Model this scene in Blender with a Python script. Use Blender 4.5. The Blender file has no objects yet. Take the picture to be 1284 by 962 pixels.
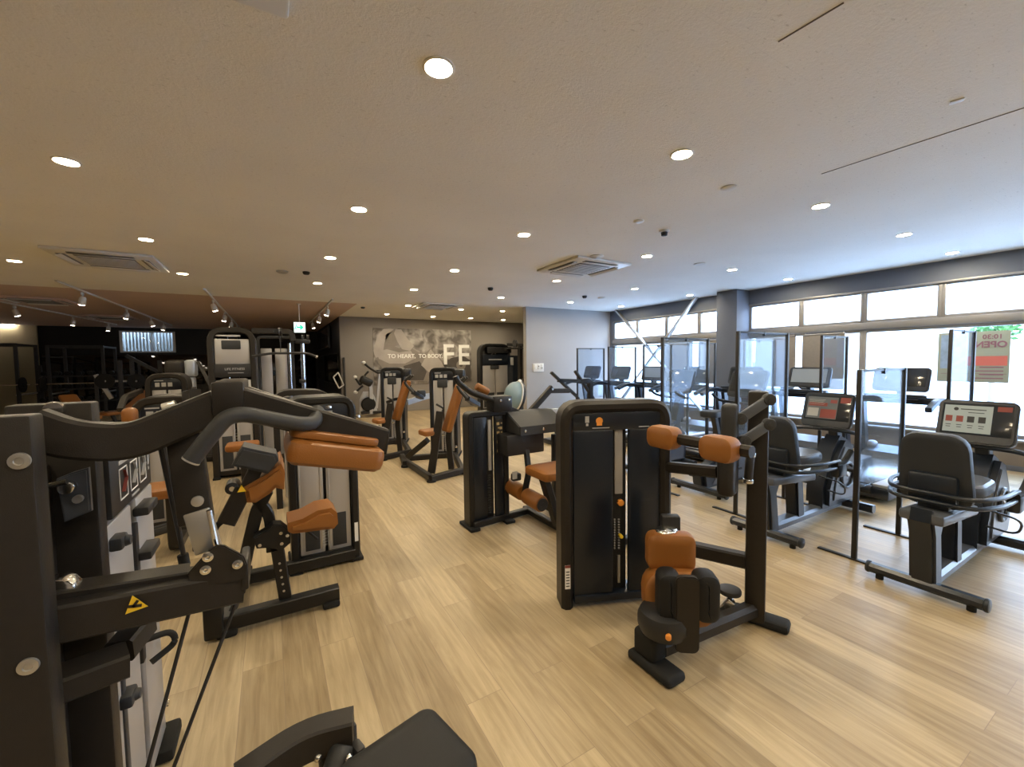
import bpy, bmesh, math, random
from mathutils import Vector, Matrix
random.seed(7)
sc = bpy.context.scene
COL = sc.collection
PI = math.pi
def V(*a): return Vector(a[0]) if len(a) == 1 else Vector(a)

# ------------------------------------------------------------------ camera
FPX = 522.6; YAW, PIT, ROL = 0.525167, -0.0539694, -0.0133393; EYE = V(0, 0, 1.55)
FW = V(math.sin(YAW)*math.cos(PIT), math.cos(YAW)*math.cos(PIT), math.sin(PIT))
_r = V(math.cos(YAW), -math.sin(YAW), 0); _u = _r.cross(FW)
RT = math.cos(ROL)*_r + math.sin(ROL)*_u; UP = -math.sin(ROL)*_r + math.cos(ROL)*_u
def P(x, y, X=None, Y=None, Z=None, p=None, n=None):
    """the place seen at a spot of the photograph, on a given plane of the room"""
    d = FW + RT*((x-642)/FPX) - UP*((y-481)/FPX)
    if X is not None: t = X/d.x
    elif Y is not None: t = Y/d.y
    elif Z is not None: t = (Z-EYE.z)/d.z
    else: t = (V(p)-EYE).dot(V(n))/d.dot(V(n))
    return EYE + d*t
cam = bpy.data.cameras.new('camera'); cam.sensor_width = 36; cam.lens = FPX*36/1284
cam.clip_start = .02; cam.clip_end = 300
co = bpy.data.objects.new('camera', cam); COL.objects.link(co)
co.matrix_world = Matrix(((RT.x, UP.x, -FW.x, EYE.x), (RT.y, UP.y, -FW.y, EYE.y), (RT.z, UP.z, -FW.z, EYE.z), (0, 0, 0, 1)))
sc.camera = co

# ------------------------------------------------------------------ materials
MATS = {}
def mat(name, col, rough=.5, metal=0, spec=.5, noise=0, nscale=40, bump=0, bscale=200, emis=None, estr=0, coat=0):
    m = bpy.data.materials.new(name); m.use_nodes = True; nt = m.node_tree; b = nt.nodes['Principled BSDF']
    b.inputs['Base Color'].default_value = (*col, 1); b.inputs['Roughness'].default_value = rough
    b.inputs['Metallic'].default_value = metal; b.inputs['Specular IOR Level'].default_value = spec
    if coat: b.inputs['Coat Weight'].default_value = coat; b.inputs['Coat Roughness'].default_value = .15
    tc = nt.nodes.new('ShaderNodeTexCoord')
    if noise:
        n = nt.nodes.new('ShaderNodeTexNoise'); n.inputs['Scale'].default_value = nscale; n.inputs['Detail'].default_value = 4
        nt.links.new(tc.outputs['Object'], n.inputs['Vector'])
        r = nt.nodes.new('ShaderNodeMapRange'); r.inputs['To Min'].default_value = 1-noise; r.inputs['To Max'].default_value = 1+noise
        nt.links.new(n.outputs['Fac'], r.inputs['Value'])
        x = nt.nodes.new('ShaderNodeVectorMath'); x.operation = 'SCALE'; x.inputs[0].default_value = col
        nt.links.new(r.outputs['Result'], x.inputs['Scale']); nt.links.new(x.outputs['Vector'], b.inputs['Base Color'])
    if bump:
        n = nt.nodes.new('ShaderNodeTexNoise'); n.inputs['Scale'].default_value = bscale; n.inputs['Detail'].default_value = 3
        nt.links.new(tc.outputs['Object'], n.inputs['Vector'])
        bp = nt.nodes.new('ShaderNodeBump'); bp.inputs['Strength'].default_value = bump; bp.inputs['Distance'].default_value = .002
        nt.links.new(n.outputs['Fac'], bp.inputs['Height']); nt.links.new(bp.outputs['Normal'], b.inputs['Normal'])
    if estr:
        b.inputs['Emission Color'].default_value = (*(emis or col), 1); b.inputs['Emission Strength'].default_value = estr
    MATS[name] = m
    return m
FR = mat('powder_coated_steel', (.022, .0185, .0160), .45, .1, .35, .15, 60, .25, 500)
FB = mat('black_steel', (.010, .010, .011), .38, .1, .5, .1, 60, .15, 400)
GR = mat('grey_shroud', (.44, .425, .42), .38, .25, .5, .05, 3)
GD = mat('dark_grey_plastic', (.034, .036, .040), .5, 0, .4, .1, 30, .2, 300)
NV = mat('black_shroud', (.009, .013, .022), .28, 0, .5, .05, 5)
OR = mat('tan_vinyl', (.27, .103, .021), .42, 0, .45, .10, 9, .35, 350)
BK = mat('black_plastic', (.018, .018, .020), .45, 0, .5, .1, 40)
RB = mat('rubber', (.014, .014, .014), .75, 0, .3, .1, 40, .3, 300)
VB = mat('black_vinyl', (.011, .0115, .013), .5, 0, .3, .08, 12, .3, 350)
CH = mat('chrome', (.78, .78, .78), .16, 1, .5, .03, 10)
SV = mat('satin_metal', (.55, .54, .52), .35, .8, .5, .05, 20)
WH = mat('white_print', (.88, .88, .87), .5, 0, .4, .03, 20)
PR = mat('pale_print', (.42, .42, .42), .5, 0, .4, .03, 20)
YE = mat('yellow_print', (.85, .55, .03), .5, 0, .4, .03, 20)
RD = mat('red_print', (.24, .055, .045), .5, 0, .4, .03, 20)
OP = mat('orange_print', (.80, .30, .05), .4, 0, .4, .03, 20)
BC = mat('glossy_black_plastic_sky_tint', (.010, .015, .025), .30, 0, .55, .1, 40)  # blue of sky reflections and haze tinted into the cardio blacks
VC = mat('charcoal_vinyl', (.022, .027, .036), .45, 0, .4, .08, 12, .3, 350)
GC = mat('slate_plastic', (.085, .095, .115), .28, .1, .55, .06, 12)
SG = mat('silver_grey_plastic', (.36, .38, .42), .35, .2, .5, .04, 12)
BL = mat('running_belt', (.060, .066, .075), .22, 0, .6, .08, 30, .1, 200)
WALLG = mat('grey_paint', (.27, .245, .225), .75, 0, .3, .05, 2, .15, 120)
WALLL = mat('light_grey_paint', (.36, .35, .345), .75, 0, .3, .04, 2, .15, 120)
WALLW = mat('grey_paint_backlit_tint', (.145, .165, .21), .7, 0, .3, .04, 2, .15, 120)  # bluish cast of the backlit window wall put into its colour
WALLK = mat('black_paint', (.008, .008, .009), .5, 0, .35, .1, 2)
ALU = mat('window_aluminium', (.30, .29, .28), .45, .4, .5, .05, 20)
BASEW = mat('brown_sill_panel', (.22, .19, .165), .6, 0, .4, .1, 8)
BLIND = mat('brown_blind_fabric', (.27, .24, .21), .8, 0, .2, .12, 25, .3, 90)
_n = BLIND.node_tree; _t = _n.nodes.new('ShaderNodeBsdfTranslucent'); _t.inputs['Color'].default_value = (.30, .27, .24, 1); _m = _n.nodes.new('ShaderNodeMixShader'); _m.inputs[0].default_value = .12
_n.links.new(_n.nodes['Principled BSDF'].outputs[0], _m.inputs[1]); _n.links.new(_t.outputs[0], _m.inputs[2]); _n.links.new(_m.outputs[0], _n.nodes['Material Output'].inputs[0])
WHITE = mat('white_enamel', (.70, .69, .66), .4, 0, .45, .03, 8)
VENT = mat('vent_grey', (.20, .20, .20), .6, 0, .4, .1, 30)
CREAM = mat('cream_paper', (.36, .41, .35), .6, 0, .3, .03, 6)
LAMP = mat('lamp_glow', (1, .95, .85), .5, 0, .3, .01, 5, emis=(1, .84, .58), estr=407)
SPOTG = mat('spot_glow', (1, .95, .88), .5, 0, .3, .01, 5, emis=(1, .86, .70), estr=45)
EXITG = mat('exit_green_glow', (.02, .5, .25), .5, 0, .3, .01, 5, emis=(.02, .55, .30), estr=1.2)
EXITW = mat('exit_white_glow', (.9, .95, .92), .5, 0, .3, .01, 5, emis=(.82, 1, .92), estr=1.3)
def glassy(name, tint, gloss_rough=.0, r0=.03, r1=.5, haze=0):
    m = bpy.data.materials.new(name); m.use_nodes = True; nt = m.node_tree; nt.nodes.clear(); L = nt.links.new
    o = nt.nodes.new('ShaderNodeOutputMaterial'); t = nt.nodes.new('ShaderNodeBsdfTransparent'); g = nt.nodes.new('ShaderNodeBsdfGlossy')
    t.inputs['Color'].default_value = (*tint, 1); g.inputs['Roughness'].default_value = gloss_rough
    lw = nt.nodes.new('ShaderNodeLayerWeight'); lw.inputs['Blend'].default_value = .5
    pw = nt.nodes.new('ShaderNodeMath'); pw.operation = 'POWER'; pw.inputs[1].default_value = 5; L(lw.outputs['Facing'], pw.inputs[0])
    mp = nt.nodes.new('ShaderNodeMapRange'); mp.inputs['To Min'].default_value = r0; mp.inputs['To Max'].default_value = r1; L(pw.outputs[0], mp.inputs['Value'])
    mx = nt.nodes.new('ShaderNodeMixShader'); L(mp.outputs[0], mx.inputs[0]); L(t.outputs[0], mx.inputs[1]); L(g.outputs[0], mx.inputs[2]); last = mx
    if haze:
        tc = nt.nodes.new('ShaderNodeTexCoord'); nz = nt.nodes.new('ShaderNodeTexNoise'); nz.inputs['Scale'].default_value = 3; L(tc.outputs['Object'], nz.inputs['Vector'])
        d = nt.nodes.new('ShaderNodeBsdfTranslucent'); d.inputs['Color'].default_value = (.55, .70, .95, 1)
        m2 = nt.nodes.new('ShaderNodeMixShader'); mm = nt.nodes.new('ShaderNodeMapRange'); mm.inputs['To Min'].default_value = haze*.6; mm.inputs['To Max'].default_value = haze*1.4
        L(nz.outputs['Fac'], mm.inputs['Value']); L(mm.outputs['Result'], m2.inputs[0]); L(last.outputs[0], m2.inputs[1]); L(d.outputs[0], m2.inputs[2]); last = m2
    L(last.outputs[0], o.inputs[0]); MATS[name] = m
    return m
PANE = glassy('window_glass', (.97, .98, .99), .0, .02, .4)
ACRY = glassy('acrylic_sheet', (.88, .93, .985), .0, .05, .5, .075)

# ------------------------------------------------------------------ mesh builder
WM = {}
def wm(o):
    return WM.get(o.name, Matrix.Identity(4)) if o else Matrix.Identity(4)
class G:
    def __init__(s, M=None): s.b = bmesh.new(); s.M = M
    def _t(s, p):
        p = V(p); return s.M @ p if s.M else p
    def hexa(s, c8, bev=0, seg=2):
        vs = [s.b.verts.new(s._t(p)) for p in c8]
        fs = [s.b.faces.new([vs[i] for i in q]) for q in ((3,2,1,0),(4,5,6,7),(0,1,5,4),(1,2,6,5),(2,3,7,6),(3,0,4,7))]
        bmesh.ops.recalc_face_normals(s.b, faces=fs)
        if bev:
            es = {e for f in fs for e in f.edges}
            m = min((e.verts[0].co-e.verts[1].co).length for e in es)
            bmesh.ops.bevel(s.b, geom=list(es), offset=min(bev, m*.48), segments=seg, affect='EDGES', profile=.5, clamp_overlap=True)
        return s
    def box(s, c, d, bev=.004, rz=0, rot=None, seg=2):
        R = rot.to_matrix() if hasattr(rot, 'to_matrix') else (rot if rot else Matrix.Rotation(rz, 3, 'Z'))
        c = V(c); h = V(d)/2
        q = [(-1,-1,-1),(1,-1,-1),(1,1,-1),(-1,1,-1),(-1,-1,1),(1,-1,1),(1,1,1),(-1,1,1)]
        return s.hexa([c + R @ V(a*h.x, b_*h.y, e*h.z) for a, b_, e in q], bev, seg)
    def mm(s, a, b, bev=.004, seg=2):
        a, b = V(a), V(b); return s.box((a+b)/2, [abs(b[i]-a[i]) for i in range(3)], bev, seg=seg)
    def bar(s, p0, p1, w, h, up=(0,0,1), bev=.004, seg=2):
        p0, p1 = V(p0), V(p1); t = (p1-p0).normalized(); up = V(up)
        if abs(t.dot(up)) > .97: up = V(1,0,0) if abs(t.x) < .9 else V(0,1,0)
        sd = t.cross(up).normalized(); u = sd.cross(t).normalized()
        q = []
        for p in (p0, p1):
            for a, b_ in ((-1,-1),(1,-1),(1,1),(-1,1)): q.append(p + sd*(a*w/2) + u*(b_*h/2))
        return s.hexa(q, bev, seg)
    def sweep(s, pts, prof, up=(0,0,1), fil=0, caps=True, seg=5, closed=False):
        pts = [V(p) for p in pts]
        if fil and len(pts) > 2:
            out = [pts[0]]
            for i in range(1, len(pts)-1):
                a, b_, c = pts[i-1], pts[i], pts[i+1]
                d0, d1 = (a-b_), (c-b_); f = min(fil, d0.length*.49, d1.length*.49)
                s0, s1 = b_+d0.normalized()*f, b_+d1.normalized()*f
                for k in range(seg+1):
                    t = k/seg; out.append(s0*(1-t)**2 + b_*2*t*(1-t) + s1*t*t)
            out.append(pts[-1]); pts = out
        n = len(pts); up = V(up); rings = []
        for i, p in enumerate(pts):
            t0 = (p-pts[i-1]).normalized() if i else None; t1 = (pts[i+1]-p).normalized() if i < n-1 else None
            t = (t0+t1).normalized() if t0 and t1 else (t0 or t1)
            u = up
            if abs(t.dot(u)) > .98: u = V(1,0,0) if abs(t.x) < .7 else V(0,1,0)
            sd = t.cross(u).normalized(); uu = sd.cross(t).normalized()
            k = 1.0
            if t0 and t1: k = 1/max(.5, math.sqrt(max(0.0, (1+t0.dot(t1))/2)))
            rings.append([s.b.verts.new(s._t(p + sd*a*k if 0 else p + sd*a + uu*b_)) for a, b_ in prof])
        m = len(prof); fs = []
        for i in range(n-1):
            for j in range(m):
                fs.append(s.b.faces.new((rings[i][j], rings[i][(j+1) % m], rings[i+1][(j+1) % m], rings[i+1][j])))
        if caps:
            fs.append(s.b.faces.new(list(reversed(rings[0])))); fs.append(s.b.faces.new(rings[-1]))
        bmesh.ops.recalc_face_normals(s.b, faces=fs)
        return s
    def tube(s, pts, r, fil=0, seg=12, up=(0,0,1)):
        return s.sweep(pts, [(r*math.cos(2*PI*k/seg), r*math.sin(2*PI*k/seg)) for k in range(seg)], up, fil)
    def rtube(s, pts, w, h, up=(0,0,1), fil=.05, c=.006):
        a, b_ = w/2, h/2; c = min(c, a*.6, b_*.6)
        return s.sweep(pts, [(-a+c,-b_),(a-c,-b_),(a,-b_+c),(a,b_-c),(a-c,b_),(-a+c,b_),(-a,b_-c),(-a,-b_+c)], up, fil)
    def cyl(s, p0, p1, r, seg=20, r1=None, bev=0):
        p0, p1 = V(p0), V(p1); t = (p1-p0).normalized(); r1 = r if r1 is None else r1
        L = (p1-p0).length
        if bev:
            bev = min(bev, L*.45, r*.5, r1*.5)
            return s.lathe(p0, t, [(0, 0), (r-bev, 0), (r-bev*.3, bev*.3), (r, bev), (r1, L-bev), (r1-bev*.3, L-bev*.3), (r1-bev, L), (0, L)], seg)
        return s.lathe(p0, t, [(0, 0), (r, 0), (r1, L), (0, L)], seg)
    def lathe(s, o, ax, prof, seg=20):
        o, ax = V(o), V(ax).normalized(); u = ax.orthogonal().normalized(); w = ax.cross(u)
        rings = []
        for r, z in prof:
            if r < 1e-6: rings.append([s.b.verts.new(s._t(o+ax*z))])
            else: rings.append([s.b.verts.new(s._t(o+ax*z+(u*math.cos(2*PI*k/seg)+w*math.sin(2*PI*k/seg))*r)) for k in range(seg)])
        fs = []
        for A, B in zip(rings, rings[1:]):
            for k in range(seg):
                q = []
                for v in (A[k % len(A)], A[(k+1) % len(A)], B[(k+1) % len(B)], B[k % len(B)]):
                    if v not in q: q.append(v)
                if len(q) > 2:
                    try: fs.append(s.b.faces.new(q))
                    except ValueError: pass
        bmesh.ops.recalc_face_normals(s.b, faces=fs)
        return s
    def poly(s, pts, ext, bev=.0):
        """a flat outline given thickness along ext"""
        pts = [V(p) for p in pts]; ext = V(ext)
        a = [s.b.verts.new(s._t(p-ext/2)) for p in pts]; b_ = [s.b.verts.new(s._t(p+ext/2)) for p in pts]; n = len(pts)
        fs = [s.b.faces.new(list(reversed(a))), s.b.faces.new(b_)]
        for i in range(n): fs.append(s.b.faces.new((a[i], a[(i+1) % n], b_[(i+1) % n], b_[i])))
        bmesh.ops.recalc_face_normals(s.b, faces=fs)
        if bev:
            es = [e for e in set(fs[0].edges)|set(fs[1].edges)]
            bmesh.ops.bevel(s.b, geom=es, offset=bev, segments=2, affect='EDGES', clamp_overlap=True)
        return s
    def rrect(s, c, u, v, w, h, r, th, bev=0, k=4):
        """rounded rectangle plate, centre c, axes u,v, thickness th"""
        c, u, v = V(c), V(u).normalized(), V(v).normalized(); n = u.cross(v); pts = []
        r = min(r, w/2, h/2)
        for sx, sy, a0 in ((1,1,0),(-1,1,90),(-1,-1,180),(1,-1,270)):
            for i in range(k+1):
                a = math.radians(a0+90*i/k)
                pts.append(c+u*(sx*(w/2-r)+r*math.cos(a))+v*(sy*(h/2-r)+r*math.sin(a)))
        return s.poly(pts, n*th, bev)
    def pad(s, c, u, v, w, h, th, r=.04, taper=1.0):
        """upholstered cushion: softly domed rounded plate; taper narrows the +v end"""
        c, u, v = V(c), V(u).normalized(), V(v).normalized(); n = u.cross(v).normalized(); r = min(r, w*.45, h*.45)
        def ring(k_in, z):
            out = []; w2, h2, r2 = w/2-k_in, h/2-k_in, max(r-k_in, .006)
            for sx, sy, a0 in ((1,1,0),(-1,1,90),(-1,-1,180),(1,-1,270)):
                for i in range(5):
                    a = math.radians(a0+90*i/4)
                    x = sx*(w2-r2)+r2*math.cos(a); y = sy*(h2-r2)+r2*math.sin(a)
                    x *= 1+(taper-1)*(y/h+.5)
                    out.append(s.b.verts.new(s._t(c+u*x+v*y+n*z)))
            return out
        e = min(th*.35, .03)
        R = [ring(e*.7, -th/2), ring(e*.15, -th/2+e*.4), ring(0, -th/2+e), ring(0, th/2-e), ring(e*.15, th/2-e*.4), ring(e*.7, th/2-e*.05), ring(e*1.8, th/2)]
        fs = [s.b.faces.new(list(reversed(R[0]))), s.b.faces.new(R[-1])]
        for A, B in zip(R, R[1:]):
            for i in range(len(A)): fs.append(s.b.faces.new((A[i], A[(i+1) % len(A)], B[(i+1) % len(A)], B[i])))
        bmesh.ops.recalc_face_normals(s.b, faces=fs)
        return s
    def ell(s, c, rx, ry, rz_, seg=20, rings=12):
        r = bmesh.ops.create_uvsphere(s.b, u_segments=seg, v_segments=rings, radius=1)
        M = Matrix.Translation(V(c)) @ Matrix.Diagonal((rx, ry, rz_, 1))
        if s.M: M = s.M @ M
        bmesh.ops.transform(s.b, matrix=M, verts=r['verts']); return s
    def torus(s, c, ax, R, r, seg=24, k=8, a0=0, a1=2*PI):
        c, ax = V(c), V(ax).normalized(); u = ax.orthogonal().normalized(); w = ax.cross(u)
        full = abs(a1-a0-2*PI) < 1e-4; rings = []
        for i in range(seg if full else seg+1):
            a = a0+(a1-a0)*i/seg; d = u*math.cos(a)+w*math.sin(a)
            rings.append([s.b.verts.new(s._t(c+d*(R+r*math.cos(2*PI*j/k))+ax*(r*math.sin(2*PI*j/k)))) for j in range(k)])
        fs = []; n = len(rings)
        for i in range(n if full else n-1):
            for j in range(k): fs.append(s.b.faces.new((rings[i][j], rings[(i+1) % n][j], rings[(i+1) % n][(j+1) % k], rings[i][(j+1) % k])))
        if not full: fs.append(s.b.faces.new(rings[0])); fs.append(s.b.faces.new(list(reversed(rings[-1]))))
        bmesh.ops.recalc_face_normals(s.b, faces=fs); return s
    def build(s, name, m, parent=None, local=False, label=None, angle=35):
        me = bpy.data.meshes.new(name)
        if parent and not local: bmesh.ops.transform(s.b, matrix=wm(parent).inverted(), verts=s.b.verts)
        s.b.to_mesh(me); s.b.free()
        me.materials.append(m)
        me.shade_smooth(); me.set_sharp_from_angle(angle=math.radians(angle))
        o = bpy.data.objects.new(name, me); COL.objects.link(o)
        if parent:
            o.parent = parent; WM[o.name] = wm(parent)
        if label: o['label'] = label
        return o
def tag(o, label, cat, group=None, kind=None):
    if label: o['label'] = label
    if cat: o['category'] = cat
    if group: o['group'] = group
    if kind: o['kind'] = kind
    return o
def thing(name, label, cat, loc=(0,0,0), rz=0, group=None):
    o = bpy.data.objects.new(name, None); COL.objects.link(o); o.location = loc; o.rotation_euler = (0, 0, rz)
    o.empty_display_size = .1
    WM[o.name] = Matrix.Translation(V(loc)) @ Matrix.Rotation(rz, 4, 'Z')
    return tag(o, label, cat, group)
def structure(g, name, m, parent=None):
    o = g.build(name, m, parent)
    if not parent: o['kind'] = 'structure'
    return o
def copy_tree(o, parent=None):
    c = o.copy(); COL.objects.link(c); c.parent = parent
    for ch in list(o.children): copy_tree(ch, c)
    return c
def dup(o, loc, rz, label, group=None):
    c = copy_tree(o); c.location = loc; c.rotation_euler = (0, 0, rz); c['label'] = label
    WM[c.name] = Matrix.Translation(V(loc)) @ Matrix.Rotation(rz, 4, 'Z')
    if group: c['group'] = group
    return c
def text(s, name, parent, M, size, m, ext=.0008, align='CENTER', bold=0):
    cu = bpy.data.curves.new(name, 'FONT'); cu.body = s; cu.size = size; cu.extrude = ext; cu.align_x = align; cu.align_y = 'CENTER'; cu.offset = bold
    cu.resolution_u = 3; cu.materials.append(m)
    tmp = bpy.data.objects.new('tmp', cu); COL.objects.link(tmp)
    dg = bpy.context.evaluated_depsgraph_get(); me = bpy.data.meshes.new_from_object(tmp.evaluated_get(dg)); me.name = name
    bpy.data.objects.remove(tmp); bpy.data.curves.remove(cu)
    if not me.materials: me.materials.append(m)
    me.transform(wm(parent).inverted() @ M)
    o = bpy.data.objects.new(name, me); COL.objects.link(o); o.parent = parent
    WM[o.name] = wm(parent)
    return o
def frame_m(o, x, y):
    """matrix with origin o, x axis x and y axis y (z = x cross y)"""
    x = V(x).normalized(); y = V(y).normalized(); z = x.cross(y).normalized(); o = V(o)
    return Matrix(((x.x, y.x, z.x, o.x), (x.y, y.y, z.y, o.y), (x.z, y.z, z.z, o.z), (0, 0, 0, 1)))
# ------------------------------------------------------------------ room
CZ = 2.92
def nodes(m):
    nt = m.node_tree; return nt, nt.nodes['Principled BSDF'], nt.nodes.new, nt.links.new
# oak plank floor
FLOOR = bpy.data.materials.new('oak_plank_floor'); FLOOR.use_nodes = True
nt, bs, N, L = nodes(FLOOR)
tc = N('ShaderNodeTexCoord'); mp = N('ShaderNodeMapping'); mp.inputs['Rotation'].default_value = (0, 0, PI/2); L(tc.outputs['Object'], mp.inputs['Vector'])
br = N('ShaderNodeTexBrick'); br.offset = .37; br.offset_frequency = 2; br.squash = 1
for k, v in (('Scale', 1), ('Mortar Size', .0012), ('Mortar Smooth', .2), ('Brick Width', 1.22), ('Row Height', .178), ('Bias', 0)): br.inputs[k].default_value = v
br.inputs['Color1'].default_value = (0, 0, 0, 1); br.inputs['Color2'].default_value = (1, 1, 1, 1); br.inputs['Mortar'].default_value = (.3, .3, .3, 1)
L(mp.outputs['Vector'], br.inputs['Vector'])
bw = N('ShaderNodeRGBToBW'); L(br.outputs['Color'], bw.inputs[0])
off = N('ShaderNodeCombineXYZ'); k1 = N('ShaderNodeMath'); k1.operation = 'MULTIPLY'; k1.inputs[1].default_value = 37; L(bw.outputs[0], k1.inputs[0]); L(k1.outputs[0], off.inputs[0]); L(k1.outputs[0], off.inputs[1])
add = N('ShaderNodeVectorMath'); L(mp.outputs['Vector'], add.inputs[0]); L(off.outputs[0], add.inputs[1])
g1 = N('ShaderNodeMapping'); g1.inputs['Scale'].default_value = (1.6, 22, 1); L(add.outputs[0], g1.inputs['Vector'])
n1 = N('ShaderNodeTexNoise'); n1.inputs['Scale'].default_value = 1.6; n1.inputs['Detail'].default_value = 7; n1.inputs['Roughness'].default_value = .62; n1.inputs['Distortion'].default_value = 1.2; L(g1.outputs[0], n1.inputs['Vector'])
g2 = N('ShaderNodeMapping'); g2.inputs['Scale'].default_value = (1.1, 5.5, 1); L(add.outputs[0], g2.inputs['Vector'])
n2 = N('ShaderNodeTexNoise'); n2.inputs['Scale'].default_value = 1.3; n2.inputs['Detail'].default_value = 3; L(g2.outputs[0], n2.inputs['Vector'])
wv = N('ShaderNodeTexWave'); wv.wave_type = 'BANDS'; wv.bands_direction = 'Y'; wv.inputs['Scale'].default_value = 4; wv.inputs['Distortion'].default_value = 9; wv.inputs['Detail'].default_value = 3; wv.inputs['Detail Scale'].default_value = .6
g3 = N('ShaderNodeMapping'); g3.inputs['Scale'].default_value = (.42, 1.6, 1); L(add.outputs[0], g3.inputs['Vector']); L(g3.outputs[0], wv.inputs['Vector'])
cr = N('ShaderNodeValToRGB'); cr.color_ramp.elements[0].position = .05; cr.color_ramp.elements[1].position = .95
cr.color_ramp.elements[0].color = (.215, .150, .080, 1); cr.color_ramp.elements[1].color = (.59, .475, .295, 1)
s1 = N('ShaderNodeMath'); s1.operation = 'MULTIPLY_ADD'; s1.inputs[1].default_value = .34; L(bw.outputs[0], s1.inputs[0])
s2 = N('ShaderNodeMath'); s2.operation = 'MULTIPLY_ADD'; s2.inputs[1].default_value = .78; L(n1.outputs['Fac'], s2.inputs[0])
s3 = N('ShaderNodeMath'); s3.operation = 'MULTIPLY_ADD'; s3.inputs[1].default_value = .5; L(n2.outputs['Fac'], s3.inputs[0]); s3.inputs[2].default_value = -.36
s4 = N('ShaderNodeMath'); s4.operation = 'MULTIPLY_ADD'; s4.inputs[1].default_value = .10; L(wv.outputs['Fac'], s4.inputs[0]); L(s3.outputs[0], s4.inputs[2])
L(s4.outputs[0], s2.inputs[2]); L(s2.outputs[0], s1.inputs[2]); L(s1.outputs[0], cr.inputs[0])
mxs = N('ShaderNodeMix'); mxs.data_type = 'RGBA'; L(br.outputs['Fac'], mxs.inputs['Factor']); L(cr.outputs[0], mxs.inputs['A']); mxs.inputs['B'].default_value = (.27, .20, .14, 1)
L(mxs.outputs['Result'], bs.inputs['Base Color'])
rr = N('ShaderNodeMapRange'); rr.inputs['To Min'].default_value = .30; rr.inputs['To Max'].default_value = .46; L(n1.outputs['Fac'], rr.inputs['Value']); L(rr.outputs[0], bs.inputs['Roughness'])
bs.inputs['Specular IOR Level'].default_value = .45
bpn = N('ShaderNodeBump'); bpn.inputs['Strength'].default_value = .12; bpn.inputs['Distance'].default_value = .001; L(n1.outputs['Fac'], bpn.inputs['Height']); L(bpn.outputs[0], bs.inputs['Normal'])
# ceiling board
def ceil_mat(name, col):
    m = bpy.data.materials.new(name); m.use_nodes = True; nt, bs, N, L = nodes(m)
    tc = N('ShaderNodeTexCoord'); mp = N('ShaderNodeMapping'); mp.inputs['Rotation'].default_value = (0, 0, PI/2); mp.inputs['Location'].default_value = (.2, .35, 0); L(tc.outputs['Object'], mp.inputs['Vector'])
    br = N('ShaderNodeTexBrick'); br.offset = .5
    for k, v in (('Scale', 1), ('Mortar Size', .0022), ('Mortar Smooth', .6), ('Brick Width', 1.82), ('Row Height', .91), ('Bias', 0)): br.inputs[k].default_value = v
    L(mp.outputs['Vector'], br.inputs['Vector'])
    n = N('ShaderNodeTexNoise'); n.inputs['Scale'].default_value = 1.1; n.inputs['Detail'].default_value = 4; L(tc.outputs['Object'], n.inputs['Vector'])
    f = N('ShaderNodeMapRange'); f.inputs['To Min'].default_value = .93; f.inputs['To Max'].default_value = 1.07; L(n.outputs['Fac'], f.inputs['Value'])
    v = N('ShaderNodeVectorMath'); v.operation = 'SCALE'; v.inputs[0].default_value = col; L(f.outputs[0], v.inputs['Scale'])
    mm_ = N('ShaderNodeMath'); mm_.operation = 'MULTIPLY'; mm_.inputs[1].default_value = .10; L(br.outputs['Fac'], mm_.inputs[0])
    mx = N('ShaderNodeMix'); mx.data_type = 'RGBA'; L(mm_.outputs[0], mx.inputs['Factor']); L(v.outputs[0], mx.inputs['A']); mx.inputs['B'].default_value = (col[0]*.5, col[1]*.5, col[2]*.5, 1)
    sk = N('ShaderNodeMapping'); sk.inputs['Scale'].default_value = (26, 70, 1); L(tc.outputs['Object'], sk.inputs['Vector'])
    sn = N('ShaderNodeTexNoise'); sn.inputs['Scale'].default_value = 1; sn.inputs['Detail'].default_value = 2; L(sk.outputs[0], sn.inputs['Vector'])
    sr = N('ShaderNodeMapRange'); sr.inputs['From Min'].default_value = .66; sr.inputs['From Max'].default_value = .74; sr.inputs['To Min'].default_value = 0; sr.inputs['To Max'].default_value = .35; L(sn.outputs['Fac'], sr.inputs['Value'])
    m3 = N('ShaderNodeMix'); m3.data_type = 'RGBA'; L(sr.outputs[0], m3.inputs['Factor']); L(mx.outputs['Result'], m3.inputs['A']); m3.inputs['B'].default_value = (col[0]*.45, col[1]*.43, col[2]*.4, 1)
    L(m3.outputs['Result'], bs.inputs['Base Color']); bs.inputs['Roughness'].default_value = .85; bs.inputs['Specular IOR Level'].default_value = .2
    b1 = N('ShaderNodeTexNoise'); b1.inputs['Scale'].default_value = 55; b1.inputs['Detail'].default_value = 5; b1.inputs['Roughness'].default_value = .7; L(tc.outputs['Object'], b1.inputs['Vector'])
    bp = N('ShaderNodeBump'); bp.inputs['Strength'].default_value = .6; bp.inputs['Distance'].default_value = .006; L(b1.outputs['Fac'], bp.inputs['Height']); L(bp.outputs[0], bs.inputs['Normal'])
    return m
CEIL = ceil_mat('ceiling_board', (.86, .85, .81)); CEILB = ceil_mat('brown_ceiling_board', (.62, .48, .425))

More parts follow.
